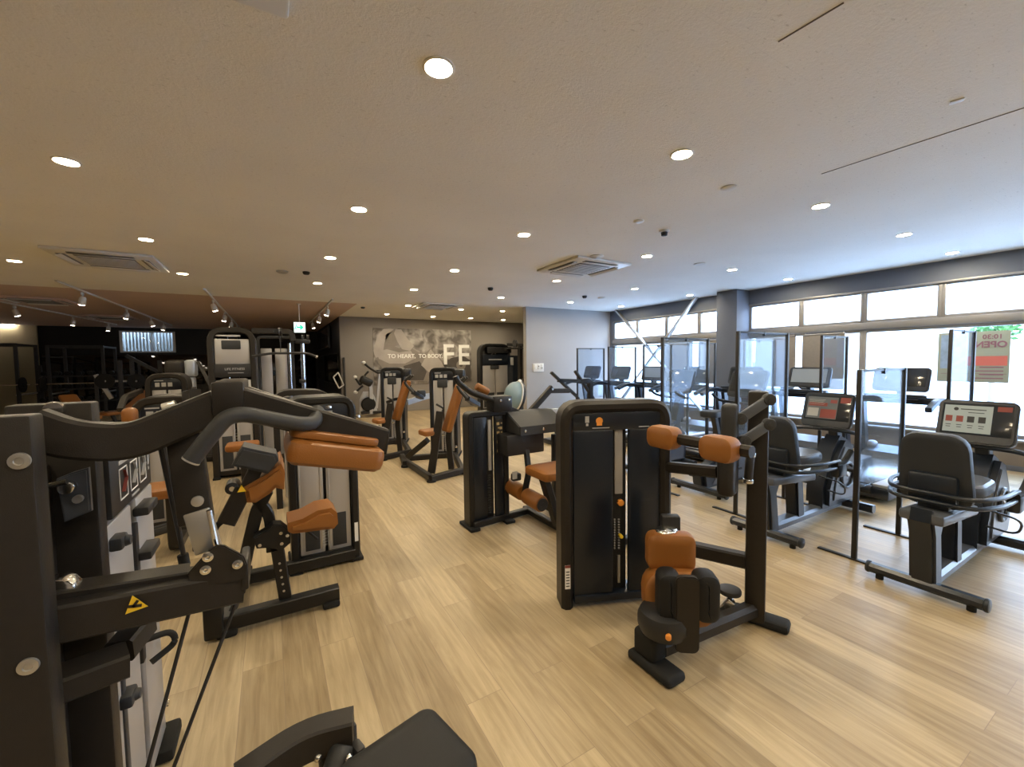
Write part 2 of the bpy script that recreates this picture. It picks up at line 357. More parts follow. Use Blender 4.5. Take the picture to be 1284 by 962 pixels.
XW, YB, YP, YD = 8.5, 13.1, 9.0, 19.7
JT = mat('dark_ceiling_joint', (.16, .145, .13), .9, 0, .2, .05, 5)  # dark lines along the ceiling board joints
a_, b_ = P(1030,218,Z=CZ), P(1284,135,Z=CZ); structure(G().bar((a_.x, a_.y, CZ-.0015), (b_.x+(b_.x-a_.x)*.5, b_.y+(b_.y-a_.y)*.5, CZ-.0015), .006, .003, bev=0), 'trim_3', JT)
a_, b_ = P(976,52,Z=CZ), P(1058,3,Z=CZ); structure(G().bar((a_.x, a_.y, CZ-.0015), (b_.x, b_.y, CZ-.0015), .006, .003, bev=0), 'trim_4', JT)
structure(G().mm((-9, -4, -.1), (XW+.15, YD+.15, 0), 0), 'floor', FLOOR)
structure(G().mm((-9, -4, CZ), (XW+.15, 10.2, CZ+.1), 0).mm((1.8, 10.2, CZ), (XW+.15, YD+.15, CZ+.1), 0), 'ceiling', CEIL)
structure(G().mm((-9, 10.2, CZ), (1.8, YD+.15, CZ+.1), 0), 'ceiling_brown', CEILB)
structure(G().mm((1.8, YB, 0), (XW, YB+.12, CZ), 0), 'wall_back', WALLG)
structure(G().mm((1.8, YB+.12, 0), (1.92, YD, CZ), 0), 'wall_return', WALLK)
structure(G().mm((5.65, YP, 0), (XW, YP+.14, CZ), 0), 'wall_partition', WALLL)
structure(G().mm((-9, YD, 0), (1.92, YD+.12, .0+2.03), 0).mm((-9, YD, 2.8), (1.92, YD+.12, CZ), 0).mm((-9, YD, 2.03), (-4.55, YD+.12, 2.8), 0).mm((-3.0, YD, 2.03), (1.92, YD+.12, 2.8), 0), 'wall_dark', WALLK)
structure(G().mm((-9.1, -4, 0), (-9, YD+.12, CZ), 0), 'wall_left', WALLG)
structure(G().mm((-9, -4.1, 0), (XW+.15, -4, CZ), 0), 'wall_near', WALLG)
structure(G().mm((-9, YD-.06, 0), (-6.55, YD, CZ), 0), 'wall_olive', mat('olive_paint', (.22, .20, .13), .75, 0, .3, .05, 2))
# window wall
ZS, ZR0, ZR1, ZT = .43, 1.99, 2.10, 2.60
structure(G().mm((XW, -4, 0), (XW+.15, YB, ZS-.02), 0), 'wall_window_base', BASEW)
structure(G().mm((XW, -4, ZT+.02), (XW+.15, YB, CZ), 0), 'wall_window_head', WALLW)
structure(G().mm((XW, 8.88, ZS-.02), (XW+.15, YB, ZT+.02), 0), 'wall_window_end', WALLW)
structure(G().mm((8.08, 4.98, 0), (XW+.15, 5.42, CZ), .01), 'wall_pillar', WALLW)
structure(G().mm((8.38, -4, ZS-.03), (XW+.1, 8.88, ZS), .004).mm((8.38, 8.86, .05), (XW, 8.88, ZS), .002), 'trim_1', ALU)
structure(G().mm((XW-.012, -4, 0), (XW, 4.98, .07), .002).mm((XW-.012, 5.42, 0), (XW, YP, .07), .002), 'baseboard_window', WALLW)
structure(G().mm((5.64, YP-.012, 0), (XW, YP, .07), .002).mm((5.638, YP, 0), (5.65, YP+.14, .07), .002), 'baseboard_partition', WALLG)
structure(G().mm((1.8, YB-.012, 0), (XW, YB, .07), .002), 'baseboard_back', WALLG)
wn = 0
def window(y0, y1, z0, z1, fr=.045):
    global wn; wn += 1
    g = G(); a, b = XW+.02, XW+.09
    g.mm((a, y0, z0), (b, y0+fr, z1), .003).mm((a, y1-fr, z0), (b, y1, z1), .003).mm((a, y0+fr, z0), (b, y1-fr, z0+fr), .003).mm((a, y0+fr, z1-fr), (b, y1-fr, z1), .003)
    o = structure(g, 'window_%d' % wn, ALU)
    G().mm((XW+.05, y0+fr, z0+fr), (XW+.056, y1-fr, z1-fr), 0).build('pane', PANE, o)
    return o
tr = [8.88, 8.0, 7.05, 6.14, 5.42], [4.98, 4.02, 3.08, 2.16, 1.20, .26, -.7, -1.65, -2.6, -3.55]
for seq in tr:
    for a, b in zip(seq, seq[1:]): window(b, a, ZR1, ZT+.02)
for seq in ([8.88, 7.05, 5.42], [4.98, 3.08, 1.20, -.7, -2.6, -3.55]):
    for a, b in zip(seq, seq[1:]): window(b, a, ZS, ZR0, .05)
structure(G().mm((XW-.03, -4, ZR0), (XW+.12, 4.98, ZR1), .005).mm((XW-.03, 5.42, ZR0), (XW+.12, 8.88, ZR1), .005).mm((XW-.01, -4, ZT), (XW+.12, 8.88, ZT+.03), .003), 'trim_2', ALU)
# blinds hung in the lower windows
for i, (y0, y1, lab) in enumerate(((4.06, 4.80, 'brown fabric blind behind the acrylic screen, next to the pillar on its near side'), (3.30, 3.95, 'brown fabric blind beside the big clear window, nearest the open sign'),
        (5.46, 6.08, 'brown fabric blind just beyond the pillar'), (6.24, 6.95, 'brown fabric blind farthest along the window wall, beyond the pillar'))):
    t = thing('window_blind', lab, 'blind', (8.44, (y0+y1)/2, .99), 0, 'brown blinds in the lower windows')
    G().mm((8.435, y0, 1.0), (8.443, y1, 1.945), .001).build('fabric', BLIND, t)
    G().cyl((8.44, y0, 1.945), (8.44, y1, 1.945), .014, 12).build('head_tube', ALU, t)
    G().mm((8.43, y0, .985), (8.448, y1, 1.003), .003).build('bottom_rail', ALU, t)
    for yy in (y0+.03, y1-.03): G().box((8.455, yy, 1.955), (.04, .02, .05), .002).build('bracket', ALU, t)
# steel cross bracing in front of the far windows
t = thing('cross_brace', 'crossed flat steel braces in front of the far end windows', 'brace', (8.34, 7.2, 0))
G().bar((8.36, 8.62, CZ), (8.36, 5.55, .02), .04, .10, up=(1,0,0), bev=.003).build('flat_bar', SV, t)
G().bar((8.30, 6.05, CZ), (8.30, 8.75, .02), .04, .10, up=(1,0,0), bev=.003).build('flat_bar', SV, t)
# far dark window
wn += 1
fw = structure(G().mm((-4.55, YD-.02, 2.03), (-4.47, YD+.06, 2.8), .004).mm((-3.08, YD-.02, 2.03), (-3.0, YD+.06, 2.8), .004).mm((-4.47, YD-.02, 2.03), (-3.08, YD+.06, 2.08), .004).mm((-4.47, YD-.02, 2.75), (-3.08, YD+.06, 2.8), .004).mm((-3.69, YD, 2.08), (-3.65, YD+.05, 2.75), .003), 'window_%d' % wn, WHITE)
G().mm((-4.47, YD+.02, 2.08), (-3.08, YD+.026, 2.75), 0).build('pane', PANE, fw)
g = G()
for k in range(15): g.mm((-4.44+k*.095, YD+.2, 2.05), (-4.40+k*.095, YD+.24, 2.78), .003)
g.build('bars', SV, fw)
o = G(); o.mm((-6, YD+.75, 0), (-1.5, YD+.80, 3.4), 0)
for k in range(45): o.mm((-6+k*.1, YD+.71, 0), (-5.955+k*.1, YD+.76, 3.4), .006)
o = o.build('metal_fence', mat('fence_metal', (.42, .41, .36), .6, 0, .3, .1, 10)); tag(o, 'ribbed metal fence outside the far high window', 'fence')
# mirror strip of the dark free-weight corner
o = G().mm((-6.5, YD-.03, .35), (1.7, YD-.005, 1.95), .003).build('wall_mirror', mat('dark_mirror', (.10, .10, .10), .06, 1, .5, .02, 2)); tag(o, 'long dark mirror on the black far wall behind the racks', 'mirror')
o = G().mm((1.77, 13.5, .9), (1.795, 19.4, 1.85), .003).build('wall_mirror', MATS['dark_mirror']); tag(o, 'mirror on the side wall beneath the dark television', 'mirror')

# ------------------------------------------------------------------ ceiling fittings
def downlight():
    t = thing('downlight', 'x', 'ceiling light', (0, 0, CZ), 0, 'round recessed ceiling lights')
    G().lathe((0,0,CZ), (0,0,-1), [(.074, 0), (.074, .004), (.064, .009), (.058, .004), (.058, 0)], 28).build('trim_ring', WHITE, t, label='white trim ring')
    WM['tmp'] = WM[t.name]
    G().lathe((0,0,CZ-.001), (0,0,-1), [(0, 0.0), (0, .003), (.058, .003), (.058, 0)], 24).build('lamp', LAMP, t)
    return t
DL = [(550,84,'largest round ceiling light, nearest overhead at the top of the picture'),(83,202,'round ceiling light at the left edge of the picture, second largest of its row'),(183,300,'round ceiling light just above the left air conditioner'),(229,343,'round ceiling light just right of the left air conditioner'),(18,327,'round ceiling light left of the left air conditioner, at the edge of the picture'),
 (450,262,'round ceiling light second in the row running from the largest light to the exit sign'),(414,323,'round ceiling light third in the row from the largest light to the exit sign'),(398,355,'round ceiling light nearest the hanging exit sign'),(855,193,'large round ceiling light right of centre, second largest overhead'),(657,294,'round ceiling light nearest in front of the middle air conditioner'),
 (570,339,'round ceiling light left of the middle air conditioner, third in its row'),(519,363,'round ceiling light in front of the small far air conditioner'),(1029,258,'round ceiling light at right, first of the row leading past the sprinkler'),(811,321,'round ceiling light just right of the middle air conditioner'),(698,352,'round ceiling light just beyond the middle air conditioner'),
 (628,373,'round ceiling light nearest the free end of the partition wall'),(1134,294,'round ceiling light at far right, second row from the windows'),(918,338,'round ceiling light in front of the pillar, second row from the windows'),(796,362,'round ceiling light near the end of the partition wall, second row from the windows'),(715,379,'round ceiling light right above the partition wall face'),
 (1194,317,'round ceiling light closest to the windows, rightmost in the picture'),(988,350,'round ceiling light closest to the windows, just right of the pillar'),(865,370,'round ceiling light closest to the windows, just left of the pillar'),(779,384,'round ceiling light in the far corner by the steel brace'),
 (512,383,'round ceiling light left of the small far air conditioner'),(578,388,'round ceiling light right of the small far air conditioner'),(485,394,'round ceiling light above the left end of the wall poster'),(543,397,'round ceiling light above the middle of the wall poster'),(590,399,'round ceiling light above the right end of the wall poster'),(630,390,'round ceiling light in the far nook, nearer of the two by the partition'),(631,401,'round ceiling light in the far nook, deepest of all')]
d0 = downlight()
for i, (x, y, lab) in enumerate(DL):
    p = P(x, y, Z=CZ); q = (p.x, p.y, CZ)
    if i == 0: d0.location = q; d0['label'] = lab; WM[d0.name] = Matrix.Translation(q)
    else: dup(d0, q, 0, lab)
for i, (x, y) in enumerate(((-1.1, 1.9), (-2.9, 1.9), (-1.1, -.1), (.7, -.1), (2.5, -.1), (4.3, -.1), (6.1, -.1), (.7, -2.1), (2.5, -2.1), (4.3, -2.1), (-2.9, -.1), (-2.9, 5.9), (-4.6, 5.9), (-4.6, 3.9), (-4.6, 7.9))):
    if x == -1.1 and y == 1.9: continue
    dup(d0, (x, y, CZ), 0, 'round ceiling light out of the picture')
def aircon(x, y, s, lab, white=True):
    t = thing('air_conditioner_cassette', lab, 'air conditioner', (x, y, CZ), 0, 'square ceiling air conditioners')
    h = s/2; z = CZ
    G().mm((x-h, y-h, z-.035), (x+h, y+h, z), .012).build('panel', WHITE if white else CEILB, t)
    G().mm((x-h*.56, y-h*.56, z-.041), (x+h*.56, y+h*.56, z-.034), .003).build('intake_grille', VENT, t)
    g = G()
    for k in range(9):
        yy = y-h*.48+k*h*.12; g.mm((x-h*.54, yy, z-.046), (x+h*.54, yy+.014, z-.040), .001)
    g.build('grille_bars', WHITE if white else VENT, t)
    for dx, dy in ((1,0),(-1,0),(0,1),(0,-1)):
        G().box((x+dx*h*.77, y+dy*h*.77, z-.036), (h*.16 if dx else h*1.2, h*.16 if dy else h*1.2, .008), .002).build('air_outlet', VENT, t)
        G().box((x+dx*h*.80, y+dy*h*.80, z-.050), (h*.12 if dx else h*1.2, h*.12 if dy else h*1.2, .006), .002, rot=Matrix.Rotation(.35*dx, 3, 'Y') @ Matrix.Rotation(-.35*dy, 3, 'X')).build('louvre', WHITE, t)
    return t
aircon(4.02, 4.82, .98, 'white ceiling air conditioner in the middle, between the lights and the partition wall')
aircon(-1.70, 7.25, 1.0, 'ceiling air conditioner at left above the dark machines')
aircon(3.56, 9.75, .98, 'small far ceiling air conditioner in front of the wall poster')
aircon(-4.0, 12.2, 1.0, 'brown-toned ceiling air conditioner between the track lights, nearer one', False)
aircon(-3.75, 15.6, 1.0, 'brown-toned ceiling air conditioner by the far dark wall', False)
aircon(-.36, 1.425, .95, 'ceiling air conditioner cut off by the top edge of the picture')
def ceil_disc(x, y, r, h, m, name, lab, cat):
    p = P(x, y, Z=CZ); o = G().lathe((p.x, p.y, CZ), (0,0,-1), [(0,0),(r,0),(r,h*.5),(r*.7,h),(0,h)], 20).build(name, m); tag(o, lab, cat); return o
t = thing('ceiling_sensor', 'dark round ceiling sensor right of the middle air conditioner', 'sensor', P(833,289,Z=CZ))
p = P(833,289,Z=CZ); G().lathe(p, (0,0,-1), [(0,0),(.055,0),(.05,.02),(0,.02)], 20).build('base', WHITE, t); G().lathe(p-V(0,0,.02), (0,0,-1), [(0,0),(.035,0),(.03,.035),(0,.04)], 16).build('head', GD, t)
ceil_disc(615,361,.05,.05,GD,'ceiling_sensor','small dark ceiling sensor between the two lights near the partition end','sensor')
ceil_disc(733,371,.05,.05,GD,'ceiling_sensor','small dark ceiling sensor above the partition wall','sensor')
ceil_disc(384,341,.05,.04,GD,'ceiling_sensor','small dark ceiling sensor just above the light by the exit sign','sensor')
ceil_disc(455,385,.05,.04,GD,'ceiling_sensor','small dark ceiling sensor at the top of the back wall, left of the poster','sensor')
ceil_disc(754,373,.08,.03,WHITE,'smoke_detector','white smoke detector above the partition wall','smoke detector')
ceil_disc(748,321,.09,.02,WHITE,'smoke_detector','white disc detector beside the middle air conditioner','smoke detector')
ceil_disc(877,331,.08,.015,WHITE,'ceiling_speaker','flat white ceiling disc in front of the pillar','speaker')
ceil_disc(914,235,.06,.015,WHITE,'ceiling_speaker','flat white ceiling disc above the row of right-hand lights','speaker')
ceil_disc(801,277,.05,.015,WHITE,'ceiling_speaker','flat white ceiling disc left of the dark round sensor','speaker')
ceil_disc(354,340,.08,.03,SV,'ceiling_speaker','metal ceiling fitting left of the light row by the exit sign','fitting')
p = P(1200,126,Z=CZ); o = G().box((p.x,p.y,CZ-.004),(.035,.055,.006),.002,rz=.3).build('ceiling_tag',WHITE); tag(o,'small white rectangular cover on the ceiling at upper right','cover plate')
# track lights
def track(a, b, spots, lab):
    a = V(a); b = V(b)
    t = thing('track_light', lab, 'track light', a, 0, 'ceiling track lights')
    G().bar(a-V(0,0,.02), b-V(0,0,.02), .035, .03, bev=.003).build('rail', WHITE, t)
    for k in spots:
        p = a.lerp(b, k)-V(0,0,.035)
        h = G().box(p-V(0,0,.04), (.03,.09,.05), .004).cyl(p-V(0,0,.06), p-V(0,0,.12), .012, 10).build('spotlight', WHITE, t)
        d = V(.25*(1 if random.random() > .5 else -1), .3, -1).normalized(); q = p-V(0,0,.12)
        G().lathe(q-d*.03, d, [(0,0),(.035,0),(.05,.03),(.055,.14),(.045,.135),(.0,.12)], 16).build('lamp_can', WHITE, h)
        G().lathe(q+d*.112, d, [(0,0),(.043,.0),(.043,.006),(0,.006)], 14).build('lamp', SPOTG, h)
track((-2.85, 9.3, CZ), (-2.8, 17.9, CZ), (.12, .42, .68, .86), 'ceiling track with four spotlights right of the brown air conditioners')
track((-4.75, 12.2, CZ), (-4.25, 18.2, CZ), (.15, .55, .9), 'ceiling track with spotlights at the far left, beside the brown air conditioners')
track((-.96, 9.2, CZ), (-.9, 18.2, CZ), (.14, .4, .62, .85), 'ceiling track with spotlights above the tall pulldown tower')
track((1.2, 9.6, CZ), (1.19, 15.5, CZ), (.15, .45, .8), 'ceiling track with spotlights right of the exit sign')
o = G().mm((-8.2, YD-.16, CZ-.045), (-7.0, YD-.11, CZ-.01), .005).build('strip_lamp', SPOTG); tag(o, 'bright strip lamp under the ceiling at the far left wall', 'lamp')
# exit sign hanging from the ceiling
ex = thing('exit_sign', 'green and white emergency exit sign hanging on a thin pole from the ceiling', 'exit sign', (.62, 10.74, CZ))
G().cyl((.62, 10.74, CZ), (.62, 10.74, 2.5), .012, 10).lathe((.62,10.74,CZ), (0,0,-1), [(0,0),(.05,0),(.04,.02),(0,.02)], 14).build('pole', WHITE, ex)
G().mm((.50, 10.70, 2.26), (.74, 10.78, 2.5), .008).build('housing', GD, ex)
G().mm((.505, 10.692, 2.265), (.735, 10.70, 2.495), 0).build('face', EXITW, ex)
def at_face(x, z): return (.62+x, 10.690, 2.38+z)
G().poly([at_face(*q) for q in ((-.02,.055),(.03,.055),(.085,0),(.03,-.055),(-.02,-.055),(.02,-.018),(-.06,-.018),(-.06,.018),(.02,.018))], (0,.004,0)).build('arrow', EXITG, ex)
g = G(); g.lathe(at_face(-.065,.07), (0,-1,0), [(0,0),(.014,0),(.014,.002),(0,.002)], 12)
for a, b in (((-.07,.05),(-.085,.0)), ((-.085,.0),(-.065,-.06)), ((-.085,0),(-.105,-.05)), ((-.07,.045),(-.045,.02))): g.bar(at_face(*a), at_face(*b), .004, .016, up=(0,0,1) if 0 else (1,0,0), bev=0)
g.build('running_figure', EXITG, ex)
# television on the side wall
tv = thing('wall_television', 'dark flat television high on the black side wall', 'television', (1.75, 17, 2.42))
G().mm((1.70, 15.0, 2.06), (1.76, 18.6, 2.80), .01).build('casing', GD, tv); G().mm((1.695, 15.06, 2.10), (1.70, 18.54, 2.76), .002).build('screen', mat('dark_screen', (.05,.05,.055), .12, 0, .6, .02, 3), tv); G().mm((1.76, 16.2, 2.3), (1.80, 17.4, 2.6), .004).build('bracket', BK, tv)
# white control panel on the partition wall
cp = thing('control_panel', 'white thermostat panel on the partition wall left of the treadmills', 'control panel', (6.0, YP, 1.38))
G().mm((5.84, YP-.02, 1.26), (6.17, YP, 1.48), .006).build('plate', WHITE, cp)
g = G()
for i in range(3): g.mm((5.87+i*.1, YP-.03, 1.33), (5.945+i*.1, YP-.02, 1.45), .003)
g.build('switch_cover', WHITE, cp); G().mm((5.99, YP-.034, 1.39), (6.02, YP-.03, 1.42), .001).mm((6.09, YP-.034, 1.35), (6.12, YP-.03, 1.37), .001).build('display', GD, cp)
# wall poster
POSTER = bpy.data.materials.new('sepia_poster_print'); POSTER.use_nodes = True
nt, bs, N, L = nodes(POSTER); tc = N('ShaderNodeTexCoord')
n = N('ShaderNodeTexNoise'); n.inputs['Scale'].default_value = 3.2; n.inputs['Detail'].default_value = 2; n.inputs['Distortion'].default_value = .4; L(tc.outputs['Object'], n.inputs['Vector'])
cr = N('ShaderNodeValToRGB'); e = cr.color_ramp.elements; e[0].position = .38; e[0].color = (.11, .095, .085, 1); e[1].position = .66; e[1].color = (.44, .41, .385, 1); L(n.outputs['Fac'], cr.inputs[0]); L(cr.outputs[0], bs.inputs['Base Color']); bs.inputs['Roughness'].default_value = .6
SK1 = mat('printed_skin_light', (.40, .365, .34), .6, 0, .3, .22, 3); SK2 = mat('printed_skin_mid', (.24, .215, .195), .6, 0, .3, .3, 3); SK3 = mat('printed_shade', (.085, .076, .07), .6, 0, .3, .25, 3)
ps = thing('wall_poster', 'sepia poster of a muscular torso on the back wall with white lettering', 'poster', (4.35, YB, .86))
G().mm((2.73, YB-.02, .86), (5.98, YB-.002, 2.61), .003).build('print', POSTER, ps)
yb = YB-.022
def pp(x, y): q = P(x, y, Y=yb); return (q.x, yb, q.z)
def decal(pts, m, name, k=0):
    G().poly([V(pp(*q))-V(0, k*.002, 0) for q in pts], (0, .002, 0)).build(name, m, ps)
decal([(470,437),(478,425),(500,437),(512,432),(519,438),(530,445),(540,437),(548,444),(556,455),(570,470),(562,478),(500,478),(487,470),(474,455)], SK2, 'printed_torso', 1)
decal([(540,472),(552,458),(566,449),(580,446),(590,452),(590,478),(548,478)], SK3, 'printed_shade', 1)
decal([(468,440),(473,421),(481,412.5),(494,412.5),(488,420),(482,430),(480,445),(471,449)], SK1, 'printed_arm', 2)
decal([(484,419),(495,414),(503,423),(500,433),(488,436),(483,428)], SK2, 'printed_head', 2)
decal([(496,413),(503,413),(510,424),(519,434),(514,440),(504,438),(498,428),(494,418)], SK1, 'printed_arm', 3)
decal([(472,441),(485,438),(500,442),(515,440),(521,449),(508,456),(488,456),(475,450)], SK1, 'printed_chest', 4)
decal([(506,459),(526,453),(535,466),(531,477),(508,477)], SK3, 'printed_shade', 2)
decal([(528,458),(534,447),(540,438),(544,443),(553,453),(561,467),(549,463),(538,467)], SK1, 'printed_shoulder', 3)
for x, y, r in ((578,458,.17),(572,468,.16)):
    q = V(pp(x, y)); G().lathe(q-V(0,.009,0), (0,-1,0), [(r*.35,0),(r*.35,.002),(r,.002),(r,0)], 28).build('printed_weight_plate', SK2, ps)
def ptext(s, x, y, size, bold=0, sx=1):
    q = V(pp(x, y))-V(0, .016, 0)
    o = text(s, 'lettering', ps, frame_m(q, (1,0,0), (0,0,1)), size, WH, .001, 'LEFT', bold); return o
ptext('TO HEART,  TO BODY.', 486, 447, .175, .004)
ptext('F', 554, 446, .95, .012); ptext('E', 573, 446.5, .95, .012)
# banner hung outside the big window: its writing reads from the street, so mirrored from inside
bn = thing('window_banner', 'pale green open banner hanging in the right window, writing seen from behind', 'banner', (8.47, 1.82, 1.2))
G().mm((8.462, 1.47, 1.17), (8.466, 2.16, 1.87), .001).build('sheet', CREAM, bn)
def btext(s, y, z, size, m, bold=0):
    text(s, 'lettering', bn, frame_m((8.458, y, z), (0,1,0), (0,0,1)), size, m, .0005, 'CENTER', bold)
TXT = mat('banner_ink', (.30, .16, .22), .6, 0, .3, .05, 10); TXR = mat('banner_red', (.62, .18, .16), .6, 0, .3, .05, 10)
btext('10:30', 1.63, 1.79, .085, TXT, .002); btext('OPEN', 1.645, 1.685, .115, TXT, .004)
G().mm((8.459, 1.49, 1.40), (8.462, 1.86, 1.53), 0).build('red_block', TXR, bn)
G().mm((8.459, 1.87, 1.36), (8.462, 2.13, 1.84), 0).build('picture_block', mat('banner_picture', (.30,.42,.60), .6, 0, .3, .4, 12), bn)
g = G()
for k in range(4): g.mm((8.459, 1.52, 1.37-.05*k), (8.462, 1.52+(.30 if k % 2 else .22), 1.385-.05*k), 0)
g.mm((8.459, 1.49, 1.285), (8.462, 2.12, 1.29), 0); g.mm((8.459, 1.80, 1.29), (8.462, 1.805, 1.385), 0); g.build('small_print', TXT, bn)
# ------------------------------------------------------------------ outdoors
ASPH = mat('pale_concrete', (.66, .67, .68), .85, 0, .2, .08, 2)
structure(G().mm((XW+.15, -30, -.12), (60, 60, -.02), 0), 'ground_outside', ASPH)
o = G().mm((24, -18, -.02), (36, 34, 4.2), 0).mm((23.8, -18.2, 4.2), (36.2, 34.2, 4.5), .02).build('building', mat('pale_render', (.72,.72,.70), .8, 0, .2, .05, 1)); tag(o, 'pale building across the parking lot seen through the windows', 'building')
def car(x, y, rz, m, lab):
    t = thing('car', lab, 'car', (x, y, -.02), rz, 'cars parked outside'); M = wm(t)
    G(M).poly([(-2.1,0,.28),(2.1,0,.28),(2.15,0,.6),(1.9,0,.78),(1.0,0,.9),(.35,0,1.38),(-1.1,0,1.42),(-1.85,0,.95),(-2.15,0,.85)], (0,1.68,0), .06).build('body', m, t)
    G(M).poly([(.85,0,.92),(.30,0,1.33),(-1.05,0,1.37),(-1.65,0,.97)], (0,1.70,0), .01).build('side_glass', NV, t)
    for sx in (-1.3, 1.3):
        for sy in (-.78, .78): G(M).cyl((sx, sy-.1, .31), (sx, sy+.1, .31), .31, 20, bev=.03).build('wheel', RB, t)
car(21.5, 11.6, PI/2, mat('silver_car_paint', (.42,.45,.5), .25, .4, .5, .03, 5, coat=.6), 'silver car outside the far end windows')
def tree(c, r, lab):
    c = V(c); t = thing('tree', lab, 'tree', (c.x, c.y, -.02)); G().cyl((c.x,c.y,-.02), c, .07, 10, .03).build('trunk', BASEW, t)
    b = bmesh.new(); rnd = random.Random(5)
    for k in range(220):
        d = V(rnd.gauss(0,1), rnd.gauss(0,1), rnd.gauss(0,1)).normalized()*(r*rnd.random()**.4); q = c+V(d.x, d.y, d.z*.8)
        u = V(rnd.gauss(0,1), rnd.gauss(0,1), rnd.gauss(0,1)).normalized(); w = u.orthogonal().normalized(); s = .09
        vs = [b.verts.new(q+u*s*i+w*s*j*.6) for i, j in ((-1,0),(0,1),(1,0),(0,-1))]; b.faces.new(vs)
    g = G(); g.b.free(); g.b = b; g.build('foliage', mat('leaf_green', (.08,.20,.05), .6, 0, .3, .3, 6), t)
tree(P(1246, 414, X=15), .42, 'small green tree outside above the open banner')
# ------------------------------------------------------------------ sky and daylight
w = bpy.data.worlds.new('daylight'); sc.world = w; w.use_nodes = True; nt = w.node_tree; nt.nodes.clear()
o = nt.nodes.new('ShaderNodeOutputWorld'); bg = nt.nodes.new('ShaderNodeBackground'); tcn = nt.nodes.new('ShaderNodeTexCoord'); sp = nt.nodes.new('ShaderNodeSeparateXYZ'); cr = nt.nodes.new('ShaderNodeValToRGB')
nt.links.new(tcn.outputs['Generated'], sp.inputs[0]); nt.links.new(sp.outputs['Z'], cr.inputs[0]); nt.links.new(cr.outputs[0], bg.inputs[0]); nt.links.new(bg.outputs[0], o.inputs[0])
cr.color_ramp.elements[0].position = 0; cr.color_ramp.elements[0].color = (.72, .86, 1, 1); cr.color_ramp.elements[1].position = .6; cr.color_ramp.elements[1].color = (.40, .62, 1, 1)
SKY = 12
bg.inputs[1].default_value = SKY
for y0, y1 in ((-4, 4.98), (5.42, 8.88)):
    la = bpy.data.lights.new('window_daylight', 'AREA'); la.shape = 'RECTANGLE'; la.size = y1-y0; la.size_y = ZT-ZS; la.cycles.is_portal = True
    lo = bpy.data.objects.new('window_daylight', la); COL.objects.link(lo); lo.location = (XW+.13, (y0+y1)/2, (ZT+ZS)/2); lo.rotation_euler = (PI/2, 0, PI/2)
la = bpy.data.lights.new('window_daylight', 'AREA'); la.shape = 'RECTANGLE'; la.size = 1.4; la.size_y = .68; la.cycles.is_portal = True
lo = bpy.data.objects.new('window_daylight', la); COL.objects.link(lo); lo.location = (-3.78, YD+.11, 2.42); lo.rotation_euler = (-PI/2, 0, 0)
sc.view_settings.view_transform = 'Standard'; sc.view_settings.look = 'None'; sc.view_settings.exposure = .32; sc.view_settings.gamma = 1; sc.view_settings.use_curve_mapping = False
cy = sc.cycles; cy.use_denoising = True; cy.max_bounces = 8; cy.diffuse_bounces = 4; cy.glossy_bounces = 4; cy.transparent_max_bounces = 16; cy.sample_clamp_indirect = 6; cy.caustics_reflective = False; cy.caustics_refractive = False
